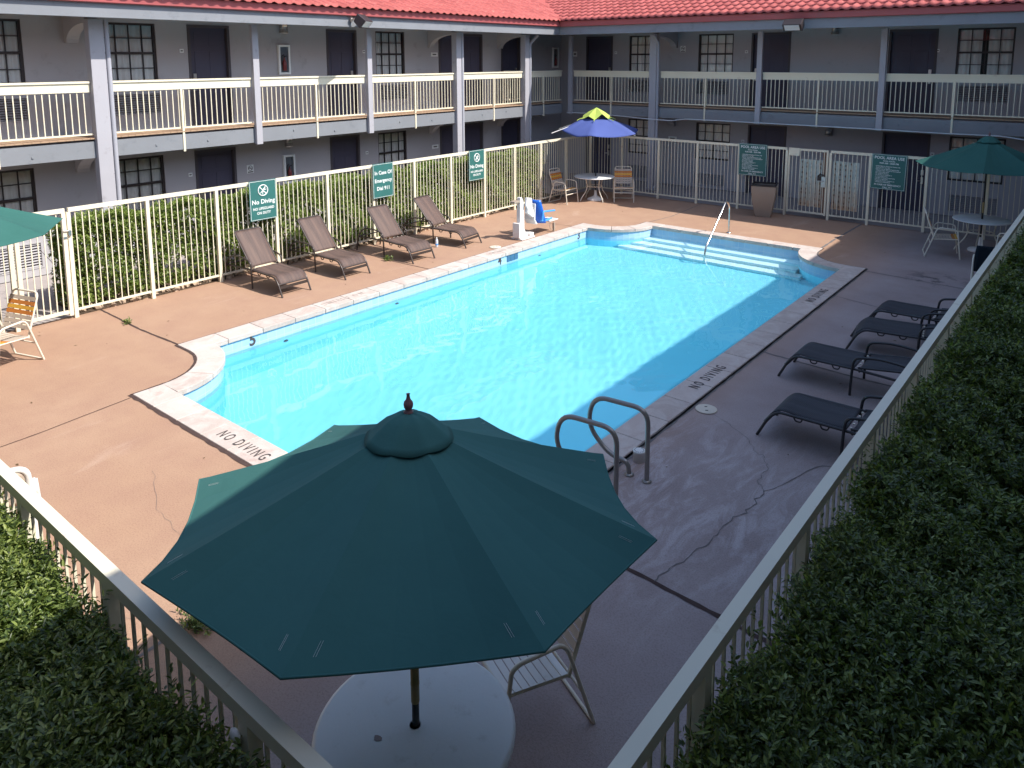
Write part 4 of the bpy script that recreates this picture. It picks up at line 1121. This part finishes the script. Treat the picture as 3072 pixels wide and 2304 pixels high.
def make_umbrella(label, loc, Rr, za, zt, rot, fab, group, cap=True, stitches=False, base=True, sleeve=True, pole='darkpole', floor=0, tilt=(0,0)):
    TZ = lambda p: (p[0],p[1],p[2]+tilt[0]*p[0]+tilt[1]*p[1])
    t = thing('pool_umbrella',label,'umbrella',loc,0,group)
    b = MB(); b.lathe([(.019,.03),(.019,za-.06)],14); b.build('pole',M[pole],t)
    if sleeve:
        b = MB(); b.lathe([(.0215,.86),(.0225,.865),(.0225,.96),(.0235,.962),(.0235,.98),(.0225,.982),(.0225,1.09),(.0215,1.095)],14); b.build('pole_sleeve',M['bamboo'],t)
    V,F = canopy_mesh(Rr,za,zt,8,rot,sag=.095,scallop=.036); V = [TZ(p) for p in V]
    b = MB(); b.add(V,F,0,False); cn = b.build('canopy',fab,t,recalc=False,solid=.004)
    for p in cn.data.polygons: p.use_smooth = False
    # hem
    b = MB(); N = 40; rim = V[-N:]
    b.tube(rim,.0055,5,0,True); b.build('hem',fab,cn)
    if cap:
        V2,F2 = [],[]
        prof = [(.015,.033),(.065,.025),(.115,-.001),(.160,-.039),(.195,-.070),(.226,-.093)]
        for (rr,dz) in prof:
            for i in range(48):
                a = rot+2*math.pi*i/48; f = ((i%6)/6); e = 4*f*(1-f)
                V2.append(TZ((rr*math.cos(a)*(1-.03*e),rr*math.sin(a)*(1-.03*e),za+dz-.010*e*(rr/.2)+.0015*math.sin(i*.9+rr*30))))
        for j in range(len(prof)-1):
            for i in range(48): F2.append((j*48+i,j*48+(i+1)%48,(j+1)*48+(i+1)%48,(j+1)*48+i))
        b = MB(); b.add(V2,F2,0,True); b.build('vent_cap',fab,cn,recalc=False,solid=.004)
    for k in range(8):
        a = rot+2*math.pi*k/8; c,s = math.cos(a),math.sin(a); b = MB()
        b.tube([TZ(p) for p in ((.03*c,.03*s,za-.06),(Rr*.5*c,Rr*.5*s,zt+(za-zt)*.5-.055),((Rr-.015)*c,(Rr-.015)*s,zt-.012))],.008,6)
        b.tube([TZ(p) for p in ((.03*c,.03*s,za-.42),(Rr*.52*c,Rr*.52*s,zt+(za-zt)*.48-.06))],.006,6)
        b.build('rib',M[pole],t)
    if stitches:
        b = MB()
        for k in range(8):
            a = rot+2*math.pi*k/8
            for s in (-1,1):
                for o in (.012,.020):
                    pts = []
                    for q in (.895,.945):
                        r_ = Rr*q; off = (.055+o)*s
                        x = r_*math.cos(a)-off*math.sin(a); y = r_*math.sin(a)+off*math.cos(a)
                        f = (abs(off)/(2*r_*math.sin(math.pi/8))); e = 4*f*(1-f)
                        x -= math.cos(a)*off*s*math.tan(math.pi/8)*.98; y -= math.sin(a)*off*s*math.tan(math.pi/8)*.98
                        pts.append(TZ((x*(1-.036*e*q),y*(1-.036*e*q),zt+(za-zt)*(1-q**.92)-.095*e*q*(1-.55*q)+.004)))
                    b.tube(pts,.0005,4)
        b.build('stitching',M['signtxt'],cn)
    b = MB(); b.lathe([(r_*.66,za+.030+(z_-.055)*.66) for r_,z_ in ((.035,.055),(.037,.068),(.026,.078),(.024,.085),(.034,.105),(.037,.125),(.033,.145),(.018,.165),(.013,.185),(.012,.205),(.016,.208),(.0,.21))],18); b.build('finial',M['finial'],t)
    if base:
        b = MB(); b.lathe([(.0,.0),(.23,.0),(.235,.03),(.22,.055),(.08,.075),(.045,.09),(.035,.30),(.028,.31),(.028,.32),(0,.32)],28); b.build('base',M['white'],t)
    return t
ug = 'green market umbrellas'
make_umbrella('large green canvas umbrella with wooden finial, half in shade, in front of the pool',(-2.642,2.415,0),1.219,2.435,1.96,R(25.4),M['greenbright'],ug,stitches=True,tilt=(.05,-.076))
make_umbrella('green umbrella in the shade over the table by the far fence',(-2.30,18.95,0),1.37,2.50,1.90,R(230),M['green'],ug)
make_umbrella('green umbrella in full sun over the striped chair, beside the cream gate',(-11.95,2.78,0),1.42,2.50,1.95,R(81),M['green'],ug)
# blue umbrella, its cloth slipped from two ribs and its vent cap torn loose
t = thing('pool_umbrella','broken blue umbrella with a loose lime green cap over the corner table','umbrella',(-12.22,18.87,0))
Rb, zb, zt = 1.38, 2.53, 2.06; rot = R(-63)
def slip(p,q,k,f):
    x,y,z = p; a = (math.degrees(math.atan2(y,x)))%360
    d = min(abs(a-210),360-abs(a-210)); s = max(0,1-d/62)**.7       # cloth slipped back along two ribs
    m = 1-.30*s*q; x*=m; y*=m; z += .10*s*q*q
    e = 4*f*(1-f); z -= .06*e*q**3
    d2 = min(abs(a-30),360-abs(a-30)); z += .05*max(0,1-d2/40)*q*q
    z += .018*math.sin(a*.13+q*7)*q*(1-q)*4*.5
    return (x,y,z)
V,F = canopy_mesh(Rb,zb,zt,6,rot,12,8,.02,.02,.20,1.25,slip)
b = MB(); b.add(V,F,0,True); cn = b.build('canopy',M['bluefab'],t,recalc=False,solid=.004)
b = MB(); lc = [(.0,.0,2.765)]
for k in range(12):
    a = R(-63+30*k); e = k%2
    r_ = (.45,.39)[e]; dz = (2.43,2.53)[e]
    if k == 1: dz = 2.60
    lc.append((r_*math.cos(a),r_*math.sin(a),dz))
md = [(p[0]*.60,p[1]*.60,2.765*.42+p[2]*.58+.012) for p in lc[1:]]
b.add(lc+md,[(0,13+k,13+(k+1)%12) for k in range(12)]+[(13+k,1+k,1+(k+1)%12,13+(k+1)%12) for k in range(12)])
b.build('vent_cap',M['limefab'],cn,recalc=False,solid=.004)
b = MB()
for a in (-63,-3,57,117,177,237):
    c,s = math.cos(R(a)),math.sin(R(a))
    b.tube([(.32*c,.32*s,2.485),(.42*c-.03*s,.42*s+.03*c,2.47),(.54*c+.02*s,.54*s-.02*c,2.435),(.62*c,.62*s,2.40)],.010,5)
b.build('ribbon',M['limefab'],cn)
for k in range(6):
    a = rot+2*math.pi*k/6; c,s = math.cos(a),math.sin(a); b = MB(); dg = (math.degrees(a))%360
    bare = abs(dg-237) < 2 or abs(dg-177) < 2
    dz = .0 if bare else .035
    b.tube([(.03*c,.03*s,zb-.06),(Rb*.5*c,Rb*.5*s,zt+(zb-zt)*.58-.05),((Rb+(.03 if bare else -.02))*c,(Rb+(.03 if bare else -.02))*s,zt-.01-dz)],.013 if bare else .010,6)
    b.tube([(.03*c,.03*s,zb-.45),(Rb*.5*c,Rb*.5*s,zt+(zb-zt)*.58-.06)],.007,6); b.build('rib',M['white'],t)
b = MB(); b.lathe([(.019,.03),(.019,2.74)],12); b.build('pole',M['chartube'],t)
b = MB(); b.lathe([(0,0),(.24,0),(.245,.03),(.22,.06),(.10,.11),(.05,.14),(.035,.30),(0,.30)],24); b.build('base',M['white'],t)

# dark sling chair whose back shows over the fence
t = thing('sling_chair','chair with a dark navy sling back, just past the fence rail','chair',(-1.72,15.75,0),R(95))
b = MB()
for y in (-.27,.27):
    b.tube(fillet([(.28,y,0),(.22,y,.60),(-.10,y,.63),(-.36,y,0)],.09,5),.015,8)
b.tube([(.24,-.27,.42),(.24,.27,.42)],.013,8)
b.build('frame',M['offwhite'],t)
def bk(u,v): return (-.17-.16*u+.015*math.sin(math.pi*v), (v-.5)*.50*(1-.12*u**4), .38+.50*u)
sheet('backrest',bk,8,8,M['navy'],t,.03)
def stt(u,v): return (-.16+.40*u, (v-.5)*.50, .39+.03*u-.012*math.sin(math.pi*v))
sheet('seat',stt,8,6,M['navy'],t,.02)
# white chair glimpsed past the front fence
t = thing('plastic_chair','white plastic chair with a tan sling back, half hidden by the sunlit front fence','chair',(-7.30,1.93,0),R(158))
b = MB()
b.tube(fillet([(-.20,-.22,.40),(-.26,-.23,.79),(-.26,.23,.79),(-.20,.22,.40)],.10,6),.026,10)
for y in (-.23,.23):
    b.tube([(.24,y,.42),(.27,y*1.1,0)],.022,8); b.tube([(-.20,y,.42),(-.30,y*1.1,0)],.024,8)
    b.bar((.24,y,.42),(-.22,y,.40),.04,.03)
b.bar((.24,-.23,.42),(.24,.23,.42),.04,.03)
b.build('frame',M['white'],t)
sheet('backrest',lambda u,v:(-.205-.062*u-.02*math.sin(math.pi*v),(v-.5)*.44,0.45+.32*u),8,8,M['stripbeige'],t,.008)
sheet('seat',lambda u,v:(-.20+.44*u,(v-.5)*.44,.415+.01*u-.015*math.sin(math.pi*v)),8,6,M['stripbeige'],t,.012)

# pool lift
t = thing('pool_lift','white pool lift with a blue moulded seat at the pool edge','pool lift',(-10.88,13.62,0),R(90))
b = MB()
b.prism([(-.10,0),(.20,0),(.24,.10),(.12,.14),(.07,.24),(.05,.86),(-.02,1.0),(-.08,1.0),(-.10,.92)],-.055,.055,0,lambda a,c,h:(a,h,c)); b.build('mast',M['mast'],t,bevel=.015)
b = MB(); b.box((-.16,-.16,0),(.34,.16,.035)); b.box((.20,-.11,.036),(.36,.11,.11)); b.box((-.19,-.10,.05),(-.101,.10,.40),0); b.build('base',M['mast'],t,bevel=.01)
b = MB(); b.box((.27,-.07,.05),(.366,.07,.095)); b.build('battery_bay',M['black'],t)
b = MB(); b.prism([(.03,.80),(.06,.99),(.26,.95),(.28,.74),(.34,.60),(.32,.56),(.26,.60),(.10,.70)],-.13,-.075,0,lambda a,c,h:(a,h,c)); b.prism([(.08,.62),(.11,.80),(.33,.56),(.34,.50),(.29,.48)],-.135,-.132+.09,0,lambda a,c,h:(a,h,c)); b.build('lift_arm',M['mast'],t,bevel=.012)
b = MB(); b.box((-.30,-.05,.88),(-.07,.09,.93)); b.build('control_box',M['planter'],t,bevel=.008)
def sb(u,v): 
    a = (v-.5); return (.43+.03*(1-u)+.05*(1-u)**2+.13*(abs(a)*2)**2.5*(1-.4*u), a*.50*(1-.25*u**3), .31+.56*u)
seatp = sheet('seat_back',sb,10,10,M['blueplastic'],t,.05)
def ss(u,v):
    a = (v-.5); return (.52+.40*u, a*.46, .335+.05*(abs(a)*2)**3-.02*math.sin(math.pi*u))
sheet('seat',ss,10,10,M['bluelight'],t,.04)
b = MB()
for s in (-1,1): b.tube(fillet([(.50,.25*s,.40),(.52,.26*s,.60),(.98,.26*s,.56)],.05,4),.022,8)
b.build('armrest',M['bluelight'],t)
b = MB(); b.box((.88,-.17,.275),(1.26,.17,.30)); b.bar((.80,-.05,.30),(1.0,-.05,.285),.03,.03); b.build('footrest',M['mast'],t,bevel=.006)
b = MB(); b.tube(fillet([(.96,-.15,.28),(.93,-.15,.12),(1.02,-.15,.04),(1.10,-.15,.10)],.08,5),.007,6); b.box((1.07,-.18,.02),(1.12,-.13,.22)); b.tube([(1.10,-.155,.22),(1.06,-.15,.28)],.006,5); b.build('hand_control',M['planter'],t)
b = MB(); b.prism([(.315,.42),(.35,.80),(.375,.80),(.36,.42),(.46,.295),(.38,.295)],-.15,.15,0,lambda a,c,h:(a,h,c)); b.build('seat_shell',M['mast'],t,bevel=.01)

# planter bin
t = thing('planter_bin','tapered square taupe bin with a dark open top against the far fence','bin',(-7.42,19.72,0),R(15))
b = MB(); N = 12; V = []; F = []
for j in range(N+1):
    u = j/N; h = .185+.125*math.sin(u*math.pi*.5)**.9
    for cx_,cy__ in ((-1,-1),(1,-1),(1,1),(-1,1)):
        V.append((cx_*h,cy__*h,.86*u))
for j in range(N):
    for k in range(4): F.append((j*4+k,j*4+(k+1)%4,(j+1)*4+(k+1)%4,(j+1)*4+k))
F.append((0,3,2,1)); b.add(V,F); b.build('body',M['planter'],t,bevel=.012)
b = MB(); h=.318
b.box((-h,-h,.84),(h,-h+.035,.875)); b.box((-h,h-.035,.84),(h,h,.875)); b.box((-h,-h+.035,.84),(-h+.035,h-.035,.875)); b.box((h-.035,-h+.035,.84),(h,h-.035,.875)); b.box((-.28,-.28,.78),(.28,.28,.80)); b.build('rim',M['frame'],t)

# stair hand-rail in the pool
b = MB(); b.tube(fillet([(-7.31,17.22,0),(-7.31,17.22,.66),(-7.31,17.02,.84),(-7.27,16.72,.66),(-7.235,15.75,-.10),(-7.235,15.72,-.78)],.16,6),.021,10)
t = thing('hand_rail','single stainless hand rail leading down the pool steps','handrail'); b.build('tube',M['rail_metal'],t)
b = MB(); b.lathe([(0,0),(.06,0),(.06,.012),(.035,.025),(.022,.03)],18,(-7.31,17.22,0)); b.build('foot_plate',M['rail_metal'],t)
# ladder grab rails
def grab(label,y,x0):
    t = thing('grab_rail',label,'handrail',(0,0,0),0,'grab rails of the pool ladder')
    b = MB()
    b.tube(fillet([(x0,y,0),(x0,y,.76),(x0-.62,y-.03,.74),(x0-.70,y-.03,.40),(x0-.44,y-.02,.16),(x0-.22,y,.13),(x0-.20,y,0)],.17,7),.0245,12); b.build('tube',M['ladder'],t)
    b = MB(); b.lathe([(0,0),(.05,0),(.05,.008),(.03,.02)],16,(x0,y,0)); b.lathe([(0,0),(.05,0),(.05,.008),(.03,.02)],16,(x0-.20,y,0)); b.build('foot_plate',M['ladder'],t)
grab('bent metal grab rail beside the white canister on the pool edge',6.32,-3.44)
grab('bent metal grab rail partly hidden by the large green umbrella',5.78,-3.47)
b = MB(); b.lathe([(0,0),(.062,0),(.062,.10),(.066,.102),(.066,.118),(.058,.122),(0,.122)],22)
t = thing('canister','small white canister with a perforated lid between the ladder and the deck','canister',(-3.70,6.62,0)); b.build('body',M['white'],t)
b = MB()
for i in range(16): a = 2*math.pi*i/16; b.box((.048*math.cos(a)-.004,.048*math.sin(a)-.004,.1215),(.048*math.cos(a)+.004,.048*math.sin(a)+.004,.1235))
b.build('lid_holes',M['black'],t)
def drain(label,x,y,rz):
    t = thing('skimmer_lid',label,'drain lid',(x,y,0),rz,'round skimmer lids in the deck')
    b = MB(); b.lathe([(0,.004),(.128,.004),(.130,.010),(.122,.014),(0,.014)],32); b.build('lid',M['lidcream'],t)
    b = MB()
    for s in (-1,1): b.box((-.016,.05*s-.008,.0142),(.016,.05*s+.008,.0165))
    b.build('finger_hole',M['black'],t)
drain('round cream skimmer lid on the shaded deck near the charcoal loungers',-3.66,8.16,R(30)); drain('round cream skimmer lid on the sunlit deck near the pool lift',-10.82,12.62,0)
# bottle
t = thing('water_bottle','clear plastic water bottle on the deck by the last brown lounger','bottle',(-11.86,11.81,0))
b = MB(); b.lathe([(0,0),(.030,0),(.033,.01),(.033,.14),(.028,.17),(.014,.195),(.014,.205)],16); b.build('body',mat('bottle_plastic',(.62,.66,.72),.15,.5,bump=0),t)
b = MB(); b.lathe([(.0335,.05),(.0338,.051),(.0338,.085),(.0335,.086)],16); b.build('band',M['bluelight'],t)
b = MB(); b.lathe([(.016,.203),(.016,.222),(0,.224)],12); b.build('cap',M['white'],t)

# ------------------------------------------------------------------ signs
def sign_frame(t,w,h):
    b = MB(); b.box((-w/2,-.006,-h/2),(w/2,.006,h/2)); o = b.build('board',M['sign'],t,bevel=.004)
    b = MB(); s = .014; k=.006
    W_,H_ = w/2-s,h/2-s
    b.box((-W_,-.0085,H_-k),(W_,-.0062,H_)); b.box((-W_,-.0085,-H_),(W_,-.0062,-H_+k)); b.box((-W_,-.0085,-H_+k),(-W_+k,-.0062,H_-k)); b.box((W_-k,-.0085,-H_+k),(W_,-.0062,H_-k))
    b.build('border',M['signtxt'],o)
    return o
TX = lambda x,z: Matrix.Translation((x,-.0075,z)) @ Matrix.Rotation(R(90),4,'X')
def lines(o,rows,nm='lettering'):
    for body,size,x,z,al,xs in rows: MB().text(body,size,TX(x,z),ext=.0012,align=al,xs=xs,space=1.03,bold=.016).build(nm,M['signtxt'],o,recalc=False)
def emblem(o,z):
    b = MB(); r=.105
    ring = [(r*math.cos(2*math.pi*i/36),-.009,z+r*math.sin(2*math.pi*i/36)) for i in range(36)]
    b.tube(ring,.010,6,0,True)
    b.bar((-.072,-.009,z+.072),(.072,-.009,z-.072),.016,.004,up=(0,1,0))
    # small diving figure
    b.bar((.055,-.010,z+.070),(.0,-.010,z+.0),.020,.004,up=(0,1,0)); b.bar((.0,-.010,z+.0),(-.06,-.010,z-.055),.014,.004,up=(0,1,0)); b.bar((.0,-.0105,z+.005),(-.012,-.0105,z-.08),.013,.004,up=(0,1,0)); b.bar((.005,-.0105,z+.01),(.075,-.0105,z+.015),.013,.004,up=(0,1,0))
    b.lathe([(0,0),(.014,0),(.014,.004),(0,.004)],12,(0,0,0),0,False,Matrix.Translation((-.005,-.008,z-.025+.0)) @ Matrix.Rotation(R(90),4,'X'))
    b.build('emblem',M['signtxt'],o)
def nodive(label,y):
    t = thing('no_diving_sign',label,'sign',(XF+.075,y,1.455),R(90),'green warning signs on the long fence'); o = sign_frame(t,.60,.79)
    emblem(o,.195); lines(o,[('No Diving',.125,0,-.03,'CENTER',.95),('NO LIFEGUARD',.072,0,-.165,'CENTER',.90),('ON DUTY',.072,0,-.255,'CENTER',.90)])
nodive('green no diving sign with round emblem behind the first brown lounger',8.28)
nodive('green no diving sign with round emblem towards the far corner of the hedge',14.56)
t = thing('emergency_sign','green sign reading in case of emergency dial 911 on the long fence','sign',(XF+.075,11.37,1.455),R(90),'green warning signs on the long fence'); o = sign_frame(t,.61,.79)
lines(o,[('In Case Of',.118,0,.18,'CENTER',.95),('Emergency',.118,0,0,'CENTER',.95),('Dial 911',.118,0,-.18,'CENTER',.95)])
rules = ['AVAILABLE for Registered Guests only.','Swim at your own risk.','Pool for use by registered guests only.','Children under 14 must be accompanied','   by a responsible adult.','No diving or jumping.','No running or horseplay in','   or around pool area.','No glass containers in pool area.','No pets in pool area.','Report any unsafe conditions to','   management immediately.']
def rulesign(label,x,z,ry):
    t = thing('pool_rules_sign',label,'sign',(x,YF-.055,z),0,'green pool rules signs on the far fence'); t.rotation_euler = (0,ry,0); o = sign_frame(t,.80,.88)
    rows = [('POOL AREA USE',.098,0,.345,'CENTER',.93),('POOL HOURS:',.042,0,.268,'CENTER',1),('9:00 AM - 8:00 PM',.056,0,.212,'CENTER',1)]
    for i,r_ in enumerate(rules): rows.append((('- ' if not r_.startswith(' ') else '  ')+r_.strip(),.033,-.31,.135-i*.036,'LEFT',1))
    rows += [('IN CASE OF EMERGENCY',.056,0,-.325,'CENTER',.95),('CALL 911',.056,0,-.388,'CENTER',.95)]
    lines(o,rows)
rulesign('green pool rules sign above the taupe bin',-7.96,1.425,R(0)); rulesign('green pool rules sign on the fence between the gate and the umbrella',-4.51,1.40,R(1.0))

# dead leaves and grit scattered on the deck: too small and many to count
b = MB()
for i in range(150):
    x = rnd(-13,-1.4); y = rnd(1.6,19.8)
    if PX0-.5 < x < PX1+.5 and OY0-.1 < y < OY1+.1: continue
    s = rnd(.012,.03); a = rnd(0,6.28); c_,s_ = math.cos(a),math.sin(a); h = rnd(.004,.014)
    P = [(-s,0,.004),(0,s*.45,h),(s,0,.005),(0,-s*.4,h*.6)]
    b.add([(x+p*c_-q*s_, y+p*s_+q*c_, z) for p,q,z in P],[(0,1,2),(0,2,3)])
o = b.build('leaf_litter',mat('dead_leaf',(.13,.085,.045),.8,.2,var=.4,ns=9),recalc=False); o['kind'] = 'stuff'
# ------------------------------------------------------------------ light, sky, camera
el, az = math.atan(1/math.hypot(.80,.25)), math.atan2(.80,.25)
w = bpy.data.worlds.new('World'); scene.world = w; w.use_nodes = True
sky = w.node_tree.nodes.new('ShaderNodeTexSky'); sky.sky_type = 'NISHITA'; sky.sun_disc = False
sky.sun_elevation = el; sky.sun_rotation = az; sky.air_density = 1.0; sky.dust_density = 1.2; sky.ozone_density = 1.0
bg = w.node_tree.nodes['Background']; w.node_tree.links.new(sky.outputs[0], bg.inputs[0]); bg.inputs[1].default_value = SKY
sl = bpy.data.lights.new('sun','SUN'); sl.energy = SUN; sl.angle = R(.55); sl.color = (1.0,.955,.88)
so = bpy.data.objects.new('sun', sl); col.objects.link(so)
so.rotation_euler = Vector((-.80,-.25,-1)).to_track_quat('-Z','Y').to_euler(); so.location = (20,10,30)
yaw,pit,rol,fpx,cx,cy = CAM
f = Vector((math.sin(yaw)*math.cos(pit),math.cos(yaw)*math.cos(pit),-math.sin(pit))); r = Vector((math.cos(yaw),-math.sin(yaw),0)); u = r.cross(f)
c, s = math.cos(rol), math.sin(rol); r, u = c*r+s*u, -s*r+c*u
cam = bpy.data.cameras.new('camera'); co = bpy.data.objects.new('camera', cam); col.objects.link(co)
co.matrix_world = Matrix(((r.x,u.x,-f.x,0),(r.y,u.y,-f.y,0),(r.z,u.z,-f.z,4.2),(0,0,0,1)))
cam.sensor_fit = 'HORIZONTAL'; cam.sensor_width = 36; cam.lens = 36*fpx/3072
cam.shift_x = (1536-cx)/3072; cam.shift_y = -(1152-cy)/3072; cam.clip_start = .05; cam.clip_end = 400
scene.camera = co
vs_ = scene.view_settings; scene.display_settings.display_device = 'sRGB'
vs_.view_transform = 'Standard'; vs_.look = 'None'; vs_.exposure = EXPO; vs_.gamma = 1; vs_.use_curve_mapping = False
cy_ = scene.cycles
cy_.max_bounces = 10; cy_.diffuse_bounces = 5; cy_.glossy_bounces = 4; cy_.transparent_max_bounces = 12; cy_.use_denoising = True; cy_.sample_clamp_indirect = 6

sl.cycles.is_caustics_light = True
